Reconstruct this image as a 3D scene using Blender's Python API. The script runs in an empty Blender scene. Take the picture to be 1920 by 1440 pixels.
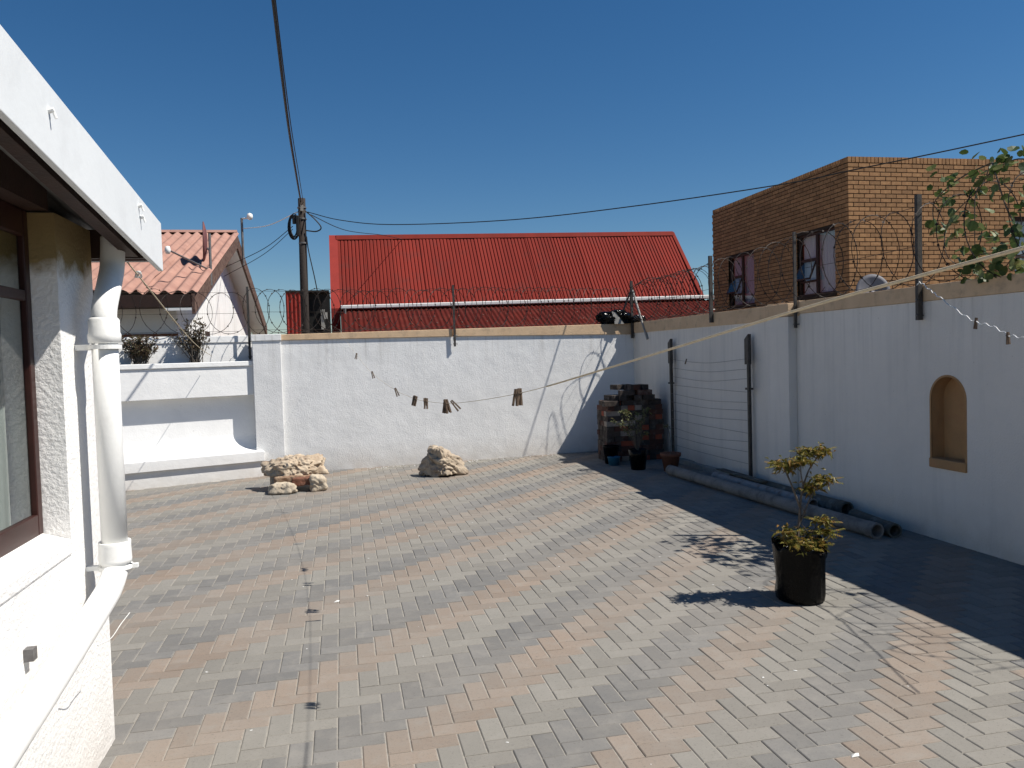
import bpy, bmesh, math, random
from mathutils import Vector, Matrix, noise

# ------------------------------------------------------------------ camera, sky, sun, exposure
scene = bpy.context.scene
COL = scene.collection
PSI, TH, RO, CAMH = math.radians(12.16), math.radians(2.19), 0.03, 1.65
FPX = 1480.0
f0 = Vector((math.sin(PSI), math.cos(PSI), 0)); r0 = Vector((math.cos(PSI), -math.sin(PSI), 0)); zz = Vector((0, 0, 1))
cf = f0*math.cos(TH) - zz*math.sin(TH); u0 = zz*math.cos(TH) + f0*math.sin(TH)
cr = r0*math.cos(RO) - u0*math.sin(RO); cu = u0*math.cos(RO) + r0*math.sin(RO)
camd = bpy.data.cameras.new('camera'); cam = bpy.data.objects.new('camera', camd); COL.objects.link(cam)
cam.matrix_world = Matrix(((cr.x, cu.x, -cf.x, 0), (cr.y, cu.y, -cf.y, 0), (cr.z, cu.z, -cf.z, CAMH), (0, 0, 0, 1)))
camd.sensor_width = 36; camd.lens = FPX/1920*36; camd.clip_end = 1000; camd.clip_start = 0.05
scene.camera = cam

SUN = Vector((0.67, -0.25, 1.0)).normalized()
world = bpy.data.worlds.new('World'); scene.world = world; world.use_nodes = True
wn = world.node_tree.nodes; wl = world.node_tree.links
bg = wn['Background']; sky = wn.new('ShaderNodeTexSky'); sky.sky_type = 'NISHITA'; sky.sun_disc = False
sky.sun_elevation = math.asin(SUN.z); sky.sun_rotation = math.atan2(SUN.x, SUN.y)
sky.altitude = 0; sky.air_density = 1.0; sky.dust_density = 0.0; sky.ozone_density = 5.0
hsv = wn.new('ShaderNodeHueSaturation'); hsv.inputs['Saturation'].default_value = 1.24; hsv.inputs['Value'].default_value = 1.13
wl.new(sky.outputs[0], hsv.inputs['Color']); wl.new(hsv.outputs[0], bg.inputs[0]); bg.inputs[1].default_value = 0.05
sund = bpy.data.lights.new('sun', 'SUN'); sund.energy = 5.0; sund.angle = math.radians(0.53); sund.color = (1, 0.95, 0.87)
suno = bpy.data.objects.new('sun', sund); COL.objects.link(suno); suno.rotation_euler = SUN.to_track_quat('Z', 'Y').to_euler()
suno.location = (8, -3, 12)
scene.view_settings.view_transform = 'Standard'; scene.view_settings.look = 'None'
scene.view_settings.exposure = 0.45; scene.view_settings.gamma = 1.0
scene.render.engine = 'CYCLES'

rnd = random.Random(7)

# ------------------------------------------------------------------ materials
MATS = {}
def new_mat(name):
    m = bpy.data.materials.new(name); m.use_nodes = True
    return m, m.node_tree.nodes, m.node_tree.links, m.node_tree.nodes['Principled BSDF']
def ramp(n, stops):
    r = n.new('ShaderNodeValToRGB'); e = r.color_ramp.elements
    e[0].position, e[0].color = stops[0][0], (*stops[0][1], 1)
    e[1].position, e[1].color = stops[-1][0], (*stops[-1][1], 1)
    for p, c in stops[1:-1]:
        x = e.new(p); x.color = (*c, 1)
    return r
def noise_tex(n, l, scale, detail=4, rough=0.55, stretch=None):
    t = n.new('ShaderNodeTexNoise'); t.inputs['Scale'].default_value = scale
    t.inputs['Detail'].default_value = detail; t.inputs['Roughness'].default_value = rough
    g = n.new('ShaderNodeNewGeometry')
    if stretch:
        mp = n.new('ShaderNodeMapping'); mp.inputs['Scale'].default_value = stretch
        l.new(g.outputs['Position'], mp.inputs['Vector']); l.new(mp.outputs[0], t.inputs['Vector'])
    else:
        l.new(g.outputs['Position'], t.inputs['Vector'])
    return t
def mixc(n, l, fac, a, b, mode='MIX'):
    m = n.new('ShaderNodeMix'); m.data_type = 'RGBA'; m.blend_type = mode
    for s, v in ((m.inputs[0], fac), (m.inputs[6], a), (m.inputs[7], b)):
        if hasattr(v, 'links'): l.new(v, s)
        elif isinstance(v, (int, float)): s.default_value = v
        else: s.default_value = (*v, 1)
    return m.outputs[2]
def mat(name, c1, c2=None, scale=6, rough=0.8, bump=0.0, bscale=60, metallic=0.0, stain=None, stain_scale=2.0,
        stain_amt=0.5, stretch=None, rand=0.0, spec=0.3, bdist=0.01):
    if name in MATS: return MATS[name]
    m, n, l, p = new_mat(name)
    c2 = c2 or tuple(x*0.85 for x in c1)
    t = noise_tex(n, l, scale, 5, 0.6, stretch)
    r = ramp(n, [(0.32, c1), (0.68, c2)]); l.new(t.outputs['Fac'], r.inputs[0])
    col = r.outputs[0]
    if stain:
        t2 = noise_tex(n, l, stain_scale, 6, 0.65)
        r2 = ramp(n, [(0.52, (0, 0, 0)), (0.72, (stain_amt,)*3)]); l.new(t2.outputs['Fac'], r2.inputs[0])
        col = mixc(n, l, r2.outputs[0], col, stain)
    if rand:
        g = n.new('ShaderNodeNewGeometry'); oi = n.new('ShaderNodeObjectInfo')
        ad = n.new('ShaderNodeMath'); ad.operation = 'ADD'; l.new(g.outputs['Random Per Island'], ad.inputs[0]); l.new(oi.outputs['Random'], ad.inputs[1])
        fr = n.new('ShaderNodeMath'); fr.operation = 'FRACT'; l.new(ad.outputs[0], fr.inputs[0])
        mr = n.new('ShaderNodeMapRange'); l.new(fr.outputs[0], mr.inputs[0]); mr.inputs[3].default_value = 1-rand; mr.inputs[4].default_value = 1+rand
        hs = n.new('ShaderNodeHueSaturation'); l.new(mr.outputs[0], hs.inputs['Value']); l.new(col, hs.inputs['Color']); col = hs.outputs[0]
    l.new(col, p.inputs['Base Color'])
    p.inputs['Roughness'].default_value = rough; p.inputs['Metallic'].default_value = metallic
    p.inputs['Specular IOR Level'].default_value = spec
    if bump:
        b = n.new('ShaderNodeBump'); b.inputs['Strength'].default_value = bump; b.inputs['Distance'].default_value = bdist
        tb = noise_tex(n, l, bscale, 6, 0.6); l.new(tb.outputs['Fac'], b.inputs['Height']); l.new(b.outputs[0], p.inputs['Normal'])
    MATS[name] = m
    return m
def plaster(name, c, bump, bscale, grime=(0.5, 0.5, 0.5), gamt=0.25, streak=0.0):
    m, n, l, p = new_mat(name)
    t = noise_tex(n, l, 1.3, 6, 0.65); r = ramp(n, [(0.3, c), (0.72, tuple(x*0.9 for x in c))]); l.new(t.outputs['Fac'], r.inputs[0])
    t2 = noise_tex(n, l, 5.0, 8, 0.75); r2 = ramp(n, [(0.6, (0, 0, 0)), (0.8, (gamt,)*3)]); l.new(t2.outputs['Fac'], r2.inputs[0])
    col = mixc(n, l, r2.outputs[0], r.outputs[0], grime)
    if streak:
        t3 = noise_tex(n, l, 3.0, 5, 0.6, (2.2, 2.2, 0.16)); r3 = ramp(n, [(0.5, (0, 0, 0)), (0.75, (streak,)*3)]); l.new(t3.outputs['Fac'], r3.inputs[0])
        col = mixc(n, l, r3.outputs[0], col, (0.42, 0.42, 0.41))
    g0 = n.new('ShaderNodeNewGeometry'); sx = n.new('ShaderNodeSeparateXYZ'); l.new(g0.outputs['Position'], sx.inputs[0])
    lo = n.new('ShaderNodeMapRange'); l.new(sx.outputs[2], lo.inputs[0]); lo.inputs[1].default_value = 0.0; lo.inputs[2].default_value = 0.38; lo.inputs[3].default_value = 0.75; lo.inputs[4].default_value = 0.0
    tn = noise_tex(n, l, 6, 6, 0.7); ml = n.new('ShaderNodeMath'); ml.operation = 'MULTIPLY'; l.new(lo.outputs[0], ml.inputs[0]); l.new(tn.outputs['Fac'], ml.inputs[1])
    col = mixc(n, l, ml.outputs[0], col, (0.40, 0.34, 0.27))
    hi = n.new('ShaderNodeMapRange'); l.new(sx.outputs[2], hi.inputs[0]); hi.inputs[1].default_value = 1.35; hi.inputs[2].default_value = 2.0; hi.inputs[3].default_value = 0.0; hi.inputs[4].default_value = 0.5 if streak else 0.0
    th = noise_tex(n, l, 5, 4, 0.6, (3.0, 3.0, 0.1)); rh_ = ramp(n, [(0.52, (0, 0, 0)), (0.70, (1, 1, 1))]); l.new(th.outputs['Fac'], rh_.inputs[0])
    mh = n.new('ShaderNodeMath'); mh.operation = 'MULTIPLY'; l.new(hi.outputs[0], mh.inputs[0]); l.new(rh_.outputs[0], mh.inputs[1])
    col = mixc(n, l, mh.outputs[0], col, (0.42, 0.40, 0.37))
    # sparse small chips
    t4 = noise_tex(n, l, 22, 2, 0.5); r4 = ramp(n, [(0.76, (0, 0, 0)), (0.79, (0.5,)*3)]); l.new(t4.outputs['Fac'], r4.inputs[0])
    col = mixc(n, l, r4.outputs[0], col, (0.4, 0.38, 0.35))
    l.new(col, p.inputs['Base Color']); p.inputs['Roughness'].default_value = 0.9; p.inputs['Specular IOR Level'].default_value = 0.15
    b = n.new('ShaderNodeBump'); b.inputs['Strength'].default_value = bump; b.inputs['Distance'].default_value = 0.01
    tb = noise_tex(n, l, bscale, 5, 0.6); l.new(tb.outputs['Fac'], b.inputs['Height'])
    b2 = n.new('ShaderNodeBump'); b2.inputs['Strength'].default_value = 0.35; b2.inputs['Distance'].default_value = 0.03
    tb2 = noise_tex(n, l, 3.5, 3, 0.5); l.new(tb2.outputs['Fac'], b2.inputs['Height']); l.new(b.outputs[0], b2.inputs['Normal'])
    l.new(b2.outputs[0], p.inputs['Normal'])
    MATS[name] = m
    return m
def paver_mat(name, c):
    m, n, l, p = new_mat(name)
    t = noise_tex(n, l, 260, 3, 0.7); r = ramp(n, [(0.30, tuple(x*0.72 for x in c)), (0.5, c), (0.78, tuple(min(1, x*1.18) for x in c))]); l.new(t.outputs['Fac'], r.inputs[0])
    t2 = noise_tex(n, l, 0.7, 5, 0.6); r2 = ramp(n, [(0.33, (0.18,)*3), (0.66, (0.78,)*3)]); l.new(t2.outputs['Fac'], r2.inputs[0])
    col = mixc(n, l, r2.outputs[0], r.outputs[0], (0.216, 0.200, 0.178))      # wear and dust levelling the colours
    t3 = noise_tex(n, l, 2.3, 7, 0.7); r3 = ramp(n, [(0.6, (0, 0, 0)), (0.78, (0.3,)*3)]); l.new(t3.outputs['Fac'], r3.inputs[0])
    col = mixc(n, l, r3.outputs[0], col, (0.105, 0.10, 0.09))
    t5 = noise_tex(n, l, 75, 4, 0.75); r5 = ramp(n, [(0.56, (0, 0, 0)), (0.68, (0.6,)*3)]); l.new(t5.outputs['Fac'], r5.inputs[0])
    col = mixc(n, l, r5.outputs[0], col, (0.10, 0.095, 0.085))                # coarse dark pits
    t6 = noise_tex(n, l, 9, 6, 0.7); r6 = ramp(n, [(0.48, (0, 0, 0)), (0.72, (0.5,)*3)]); l.new(t6.outputs['Fac'], r6.inputs[0])
    col = mixc(n, l, r6.outputs[0], col, (0.25, 0.235, 0.21))                 # pale scuffs
    g = n.new('ShaderNodeNewGeometry'); oi = n.new('ShaderNodeObjectInfo')
    ad = n.new('ShaderNodeMath'); ad.operation = 'ADD'; l.new(g.outputs['Random Per Island'], ad.inputs[0]); l.new(oi.outputs['Random'], ad.inputs[1])
    fr = n.new('ShaderNodeMath'); fr.operation = 'FRACT'; l.new(ad.outputs[0], fr.inputs[0])
    mr = n.new('ShaderNodeMapRange'); l.new(fr.outputs[0], mr.inputs[0]); mr.inputs[3].default_value = 0.90; mr.inputs[4].default_value = 1.09
    hs = n.new('ShaderNodeHueSaturation'); l.new(mr.outputs[0], hs.inputs['Value']); l.new(col, hs.inputs['Color'])
    l.new(hs.outputs[0], p.inputs['Base Color']); p.inputs['Roughness'].default_value = 0.88; p.inputs['Specular IOR Level'].default_value = 0.2
    b = n.new('ShaderNodeBump'); b.inputs['Strength'].default_value = 0.35; b.inputs['Distance'].default_value = 0.003
    tb = noise_tex(n, l, 190, 4, 0.7); l.new(tb.outputs['Fac'], b.inputs['Height']); l.new(b.outputs[0], p.inputs['Normal'])
    MATS[name] = m
    return m
def leaf_mat(name, a, b, c):
    m, n, l, p = new_mat(name)
    g = n.new('ShaderNodeNewGeometry'); oi = n.new('ShaderNodeObjectInfo')
    ad = n.new('ShaderNodeMath'); ad.operation = 'ADD'; l.new(g.outputs['Random Per Island'], ad.inputs[0]); l.new(oi.outputs['Random'], ad.inputs[1])
    fr = n.new('ShaderNodeMath'); fr.operation = 'FRACT'; l.new(ad.outputs[0], fr.inputs[0])
    r = ramp(n, [(0.0, a), (0.55, b), (1.0, c)]); l.new(fr.outputs[0], r.inputs[0])
    l.new(r.outputs[0], p.inputs['Base Color']); p.inputs['Roughness'].default_value = 0.5; p.inputs['Specular IOR Level'].default_value = 0.35
    tr = n.new('ShaderNodeBsdfTranslucent'); l.new(r.outputs[0], tr.inputs[0])
    mx = n.new('ShaderNodeMixShader'); mx.inputs[0].default_value = 0.25
    l.new(p.outputs[0], mx.inputs[1]); l.new(tr.outputs[0], mx.inputs[2]); l.new(mx.outputs[0], n['Material Output'].inputs[0])
    MATS[name] = m
    return m
def glass_mat(name):
    m, n, l, p = new_mat(name)
    lw = n.new('ShaderNodeLayerWeight'); lw.inputs[0].default_value = 0.5
    pw = n.new('ShaderNodeMath'); pw.operation = 'POWER'; l.new(lw.outputs['Facing'], pw.inputs[0]); pw.inputs[1].default_value = 4.0
    mr = n.new('ShaderNodeMapRange'); l.new(pw.outputs[0], mr.inputs[0]); mr.inputs[3].default_value = 0.05; mr.inputs[4].default_value = 0.9
    tr = n.new('ShaderNodeBsdfTransparent'); tr.inputs[0].default_value = (0.8, 0.84, 0.84, 1)
    gl = n.new('ShaderNodeBsdfGlossy'); gl.inputs['Roughness'].default_value = 0.02
    mx = n.new('ShaderNodeMixShader'); l.new(mr.outputs[0], mx.inputs[0]); l.new(tr.outputs[0], mx.inputs[1]); l.new(gl.outputs[0], mx.inputs[2])
    l.new(mx.outputs[0], n['Material Output'].inputs[0]); MATS[name] = m
    return m

M_WALL = plaster('white_plaster', (0.80, 0.80, 0.79), 0.5, 70, streak=0.10)
M_WALLR = plaster('white_plaster_weathered_shaded', (0.735, 0.70, 0.65), 0.5, 70, gamt=0.3, streak=0.3)  # plaster copy with shade put into its colour, plus real streaky grime
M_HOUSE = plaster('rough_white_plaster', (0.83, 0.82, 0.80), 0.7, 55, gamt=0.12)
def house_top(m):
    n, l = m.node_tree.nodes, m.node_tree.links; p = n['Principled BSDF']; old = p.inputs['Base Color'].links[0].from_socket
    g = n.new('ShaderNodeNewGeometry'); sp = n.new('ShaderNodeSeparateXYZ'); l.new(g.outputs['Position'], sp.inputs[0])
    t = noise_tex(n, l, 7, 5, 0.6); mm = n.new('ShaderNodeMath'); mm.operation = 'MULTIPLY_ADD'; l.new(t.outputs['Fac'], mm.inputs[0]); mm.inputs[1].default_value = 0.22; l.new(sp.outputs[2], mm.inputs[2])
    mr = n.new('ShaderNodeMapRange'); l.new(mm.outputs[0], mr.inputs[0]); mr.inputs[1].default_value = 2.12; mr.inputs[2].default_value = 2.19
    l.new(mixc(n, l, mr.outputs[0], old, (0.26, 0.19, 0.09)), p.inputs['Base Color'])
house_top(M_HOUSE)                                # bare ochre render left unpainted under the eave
M_BENCH = plaster('smooth_white_plaster', (0.82, 0.82, 0.81), 0.25, 50, gamt=0.12)
M_TAN = mat('tan_paint', (0.62, 0.45, 0.29), (0.54, 0.38, 0.24), 5, 0.85, 0.4, 50, stain=(0.25, 0.2, 0.15), stain_scale=9, stain_amt=0.5)
M_NICHE = mat('niche_paint', (0.42, 0.24, 0.11), (0.34, 0.20, 0.095), 6, 0.85, 0.4, 60, stain=(0.36, 0.16, 0.09), stain_scale=5, stain_amt=0.5)
M_PAV = [paver_mat('paver_tan', (0.246, 0.186, 0.142)), paver_mat('paver_cream', (0.212, 0.203, 0.180)), paver_mat('paver_grey', (0.138, 0.140, 0.140))]
M_JOINT = mat('joint_sand', (0.34, 0.315, 0.275), (0.25, 0.23, 0.20), 40, 0.95, 0.3, 200)
M_GROUND = mat('sandy_soil', (0.25, 0.21, 0.16), (0.18, 0.15, 0.11), 2, 0.95, 0.4, 30)
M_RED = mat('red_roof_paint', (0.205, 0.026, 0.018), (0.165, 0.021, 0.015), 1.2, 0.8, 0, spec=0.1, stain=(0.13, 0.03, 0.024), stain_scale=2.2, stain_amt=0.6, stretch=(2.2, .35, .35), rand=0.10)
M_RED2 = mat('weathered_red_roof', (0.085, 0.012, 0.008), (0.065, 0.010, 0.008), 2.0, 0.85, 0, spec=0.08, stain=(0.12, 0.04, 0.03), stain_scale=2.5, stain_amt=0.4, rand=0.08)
M_REDW = mat('red_wall_paint', (0.26, 0.026, 0.018), (0.22, 0.022, 0.016), 3, 0.85, 0.2, 40)
M_SALMON = mat('salmon_roof', (0.37, 0.21, 0.162), (0.28, 0.155, 0.122), 2.5, 0.85, 0.3, 30, stain=(0.22, 0.1, 0.08), stain_scale=3.5, stain_amt=0.5, rand=0.07)
M_ROTWOOD = mat('peeling_brown_wood', (0.05, 0.022, 0.017), (0.17, 0.11, 0.085), 14, 0.85, 0.5, 60)
M_DARKWOOD = mat('dark_brown_wood', (0.045, 0.022, 0.016), (0.03, 0.016, 0.012), 10, 0.6, 0.3, 60)
M_FRAME = mat('brown_window_frame', (0.042, 0.014, 0.011), (0.03, 0.011, 0.009), 10, 0.4)
M_DARK = mat('unlit_dark', (0.015, 0.014, 0.013), (0.01, 0.01, 0.01), 5, 0.9)  # shade of unlit interiors put into the colour
M_POLE = mat('creosote_pole', (0.035, 0.026, 0.022), (0.02, 0.016, 0.014), 8, 0.85, 0.6, 40, stretch=(6, 6, 0.4))
M_BLACK = mat('black_rubber', (0.012, 0.012, 0.013), (0.018, 0.018, 0.018), 10, 0.55)
M_BAG = mat('black_plastic_film', (0.0025, 0.0025, 0.0028), (0.004, 0.004, 0.004), 10, 0.16, 0.3, 14, spec=0.12, bdist=0.03)
M_STEEL = mat('dull_steel', (0.09, 0.085, 0.08), (0.05, 0.045, 0.04), 12, 0.6, 0.2, 80, metallic=0.4)
M_WIRE = mat('weathered_wire', (0.035, 0.027, 0.024), (0.022, 0.017, 0.015), 12, 0.6, metallic=0.5)
M_GALV = mat('galvanised_steel', (0.22, 0.22, 0.22), (0.14, 0.13, 0.125), 12, 0.5, 0.2, 80, metallic=0.5)
M_PVC = mat('white_pipe_paint', (0.82, 0.82, 0.80), (0.77, 0.77, 0.75), 4, 0.5, 0.12, 60, stain=(0.5, 0.47, 0.42), stain_scale=7, stain_amt=0.25)
M_FASCIA = mat('white_fascia_paint', (0.70, 0.72, 0.73), (0.66, 0.68, 0.69), 3, 0.55, 0.1, 30, stain=(0.5, 0.5, 0.5), stain_scale=6, stain_amt=0.2)
M_WHITE = mat('white_paint', (0.78, 0.78, 0.76), (0.72, 0.72, 0.70), 4, 0.6)
M_BRICK = mat('yellow_face_brick', (0.35, 0.195, 0.09), (0.26, 0.135, 0.062), 18, 0.85, 0.3, 80, rand=0.2)
M_MORTAR = mat('dark_mortar', (0.04, 0.028, 0.021), (0.03, 0.021, 0.016), 20, 0.95)
M_BRICKP = [mat('pile_brick_a', (0.10, 0.042, 0.03), (0.07, 0.036, 0.028), 14, 0.95, 0.4, 60, stain=(0.28, 0.26, 0.23), stain_scale=9, stain_amt=0.5, rand=0.2),
            mat('pile_brick_b', (0.065, 0.05, 0.042), (0.045, 0.036, 0.032), 14, 0.95, 0.4, 60, stain=(0.25, 0.23, 0.2), stain_scale=9, stain_amt=0.5, rand=0.2),
            mat('pile_brick_c', (0.30, 0.07, 0.035), (0.24, 0.06, 0.035), 14, 0.95, 0.4, 60, rand=0.1)]
M_ROCK = mat('pitted_limestone', (0.52, 0.43, 0.32), (0.36, 0.28, 0.20), 9, 0.95, 0.7, 45, stain=(0.17, 0.09, 0.055), stain_scale=7, stain_amt=0.9)
M_ROCKD = mat('dark_limestone', (0.46, 0.38, 0.28), (0.32, 0.26, 0.20), 6, 0.95, 0.7, 45, stain=(0.13, 0.085, 0.06), stain_scale=5, stain_amt=0.9)
M_STONE = mat('pale_stone', (0.50, 0.43, 0.33), (0.38, 0.31, 0.23), 12, 0.95, 0.7, 60)
M_SLAB = mat('brown_slab_stone', (0.22, 0.13, 0.085), (0.34, 0.25, 0.17), 8, 0.95, 0.7, 45, stain=(0.11, 0.06, 0.045), stain_scale=6, stain_amt=0.8)
M_BRICKRED = mat('broken_red_brick', (0.20, 0.085, 0.052), (0.13, 0.065, 0.045), 14, 0.95, 0.5, 60)
M_PIPE = mat('cement_pipe', (0.24, 0.225, 0.205), (0.16, 0.15, 0.14), 7, 0.9, 0.5, 60, stain=(0.09, 0.085, 0.08), stain_scale=7, stain_amt=0.7)
M_PIPE2 = mat('mossy_cement_pipe', (0.10, 0.10, 0.085), (0.07, 0.07, 0.06), 7, 0.9, 0.5, 60, stain=(0.3, 0.3, 0.3), stain_scale=8, stain_amt=0.6)
M_PIPE3 = mat('blotched_cement_pipe', (0.34, 0.32, 0.31), (0.2, 0.19, 0.18), 9, 0.9, 0.5, 60, stain=(0.2, 0.11, 0.09), stain_scale=9, stain_amt=0.7)
M_ROPE = mat('pale_rope', (0.55, 0.47, 0.34), (0.45, 0.38, 0.27), 60, 0.9)
M_CORD = mat('white_cord', (0.7, 0.7, 0.68), (0.6, 0.6, 0.58), 60, 0.9)
M_THINLINE = mat('grey_line', (0.22, 0.21, 0.2), (0.18, 0.17, 0.16), 30, 0.8)
M_PEG = mat('weathered_peg_wood', (0.16, 0.11, 0.075), (0.10, 0.07, 0.05), 60, 0.85)
M_TERRA = mat('terracotta', (0.20, 0.085, 0.05), (0.14, 0.06, 0.04), 10, 0.9, 0.3, 60)
M_BLUE = mat('blue_plastic', (0.03, 0.15, 0.24), (0.025, 0.11, 0.18), 10, 0.5)
M_SOIL = mat('potting_soil', (0.03, 0.022, 0.016), (0.05, 0.035, 0.025), 40, 0.95, 0.8, 60)
M_BARK = mat('grey_stem', (0.13, 0.11, 0.09), (0.09, 0.075, 0.06), 30, 0.85, 0.3, 80)
M_DISH = mat('grey_dish', (0.15, 0.15, 0.17), (0.12, 0.12, 0.14), 5, 0.6)
M_DISHR = mat('dull_red_dish', (0.16, 0.06, 0.06), (0.12, 0.05, 0.05), 5, 0.7)
M_CURTAIN = mat('pale_curtain', (0.52, 0.56, 0.62), (0.47, 0.51, 0.57), 5, 0.9, stretch=(6, 6, 0.3))
M_CURTAINR = mat('pinkish_curtain', (0.36, 0.33, 0.40), (0.31, 0.33, 0.42), 3, 0.9, stretch=(2, 2, 0.3))
M_NET = mat('grey_green_net_curtain', (0.30, 0.33, 0.31), (0.20, 0.22, 0.21), 5, 0.95, stretch=(8, 8, 0.3))
M_LEAF = leaf_mat('bronze_olive_leaf', (0.10, 0.10, 0.018), (0.16, 0.14, 0.022), (0.24, 0.13, 0.03))
M_VINE = leaf_mat('vine_leaf', (0.035, 0.065, 0.015), (0.075, 0.11, 0.03), (0.17, 0.20, 0.08))
M_DRY = leaf_mat('dry_plant_leaf', (0.10, 0.06, 0.04), (0.14, 0.10, 0.06), (0.10, 0.11, 0.05))
M_SPARSE = leaf_mat('pale_plant_leaf', (0.07, 0.09, 0.03), (0.13, 0.14, 0.06), (0.22, 0.18, 0.08))
M_OCHRE = mat('ochre_plaster', (0.30, 0.22, 0.10), (0.22, 0.16, 0.08), 8, 0.95, 0.5, 50)
M_GLASS = glass_mat('window_glass')
M_CONC = mat('grey_concrete', (0.32, 0.31, 0.29), (0.25, 0.24, 0.22), 8, 0.95, 0.4, 50)

# ------------------------------------------------------------------ mesh helpers
POS = {}
class MB:
    def __init__(s): s.v = []; s.f = []; s.mi = []; s.cur = 0
    def add(s, vs, fs):
        o = len(s.v); s.v += [Vector(v) for v in vs]; s.f += [tuple(i+o for i in q) for q in fs]; s.mi += [s.cur]*len(fs); return s
    def hexa(s, b, t):   # 4 bottom pts, 4 top pts (ccw from above)
        return s.add(list(b)+list(t), [(3, 2, 1, 0), (4, 5, 6, 7), (0, 1, 5, 4), (1, 2, 6, 5), (2, 3, 7, 6), (3, 0, 4, 7)])
    def box(s, x0, x1, y0, y1, z0, z1):
        return s.hexa([(x0, y0, z0), (x1, y0, z0), (x1, y1, z0), (x0, y1, z0)], [(x0, y0, z1), (x1, y0, z1), (x1, y1, z1), (x0, y1, z1)])
    def seg(s, p, q, o0, o1, z0, z1, z0b=None, z1b=None):
        """wall segment p->q (xy), offsets o0..o1 along the left-hand normal, z may differ at q"""
        p = Vector((p[0], p[1], 0)); q = Vector((q[0], q[1], 0)); d = (q-p).normalized(); n = Vector((-d.y, d.x, 0))
        z0b = z0 if z0b is None else z0b; z1b = z1 if z1b is None else z1b
        a = [p+n*o0, q+n*o0, q+n*o1, p+n*o1]; zb = [z0, z0b, z0b, z0]; zt = [z1, z1b, z1b, z1]
        return s.hexa([(v.x, v.y, zb[i]) for i, v in enumerate(a)], [(v.x, v.y, zt[i]) for i, v in enumerate(a)])
    def tube(s, pts, r, n=8, cap=True, r2=None):
        pts = [Vector(p) for p in pts]; k = len(pts); rings = []
        up = None
        for i, p in enumerate(pts):
            d = (pts[min(i+1, k-1)]-pts[max(i-1, 0)]).normalized()
            if up is None:
                up = Vector((0, 0, 1)) if abs(d.z) < 0.9 else Vector((1, 0, 0))
            a = d.cross(up).normalized(); b = a.cross(d).normalized(); up = b
            rr = r if r2 is None else r+(r2-r)*i/max(1, k-1)
            rings.append([p+(a*math.cos(2*math.pi*j/n)+b*math.sin(2*math.pi*j/n))*rr for j in range(n)])
        vs = [v for g in rings for v in g]; fs = []
        for i in range(k-1):
            for j in range(n):
                fs.append((i*n+j, i*n+(j+1) % n, (i+1)*n+(j+1) % n, (i+1)*n+j))
        if cap: fs += [tuple(range(n-1, -1, -1)), tuple((k-1)*n+j for j in range(n))]
        return s.add(vs, fs)
    def hollow(s, p, q, ro, ri, n=20):
        """open-ended thick tube p->q"""
        p = Vector(p); q = Vector(q); d = (q-p).normalized(); up = Vector((0, 0, 1)) if abs(d.z) < .9 else Vector((1, 0, 0))
        a = d.cross(up).normalized(); b = a.cross(d)
        rg = lambda c, r: [c+(a*math.cos(2*math.pi*j/n)+b*math.sin(2*math.pi*j/n))*r for j in range(n)]
        vs = rg(p, ro)+rg(q, ro)+rg(q, ri)+rg(p, ri); fs = []
        for k in range(4):
            for j in range(n): fs.append((k*n+j, k*n+(j+1) % n, ((k+1) % 4)*n+(j+1) % n, ((k+1) % 4)*n+j))
        return s.add(vs, fs)
    def lathe(s, prof, c, n=24, jit=0.0, seed=0):
        c = Vector(c); vs = []; fs = []; k = len(prof)
        for i, (r, z) in enumerate(prof):
            for j in range(n):
                a = 2*math.pi*j/n; rr = r
                if jit: rr = r*(1+jit*noise.noise(Vector((math.cos(a)*1.7+seed, math.sin(a)*1.7, z*7))))
                vs.append(c+Vector((rr*math.cos(a), rr*math.sin(a), z)))
        for i in range(k-1):
            for j in range(n): fs.append((i*n+j, i*n+(j+1) % n, (i+1)*n+(j+1) % n, (i+1)*n+j))
        return s.add(vs, fs)
    def prism(s, outline, d):
        """outline of 3D points (planar), extruded by vector d"""
        o = [Vector(p) for p in outline]; d = Vector(d); k = len(o)
        fs = [tuple(range(k-1, -1, -1)), tuple(range(k, 2*k))]+[(i, (i+1) % k, k+(i+1) % k, k+i) for i in range(k)]
        return s.add(o+[p+d for p in o], fs)
    def build(s, name, m, parent=None, smooth=False, origin=True, recalc=True, bevel=0):
        me = bpy.data.meshes.new(name)
        if origin and s.v:
            lo = Vector([min(v[i] for v in s.v) for i in range(3)]); hi = Vector([max(v[i] for v in s.v) for i in range(3)])
            b = Vector(((lo.x+hi.x)/2, (lo.y+hi.y)/2, lo.z))
        else: b = Vector((0, 0, 0))
        me.from_pydata([tuple(v-b) for v in s.v], [], s.f)
        for x in (m if isinstance(m, list) else [m]): me.materials.append(x)
        if any(s.mi):
            for p, i in zip(me.polygons, s.mi): p.material_index = i
        if recalc:
            bm = bmesh.new(); bm.from_mesh(me); bmesh.ops.recalc_face_normals(bm, faces=bm.faces); bm.to_mesh(me); bm.free()
        if smooth: me.polygons.foreach_set('use_smooth', [True]*len(me.polygons))
        me.update()
        o = link(name, me, b, parent)
        if bevel:
            bv = o.modifiers.new('bevel', 'BEVEL'); bv.width = bevel; bv.segments = 2; bv.limit_method = 'ANGLE'
        return o
def link(name, me, pos, parent=None):
    o = bpy.data.objects.new(name, me); COL.objects.link(o); o.location = pos; POS[o] = Vector(pos)
    if parent is not None:
        o.parent = parent; o.matrix_parent_inverse = Matrix.Translation(-POS[parent])
    return o
def tag(o, label, cat, group=None):
    o['label'] = label; o['category'] = cat
    if group: o['group'] = group
    return o
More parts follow.
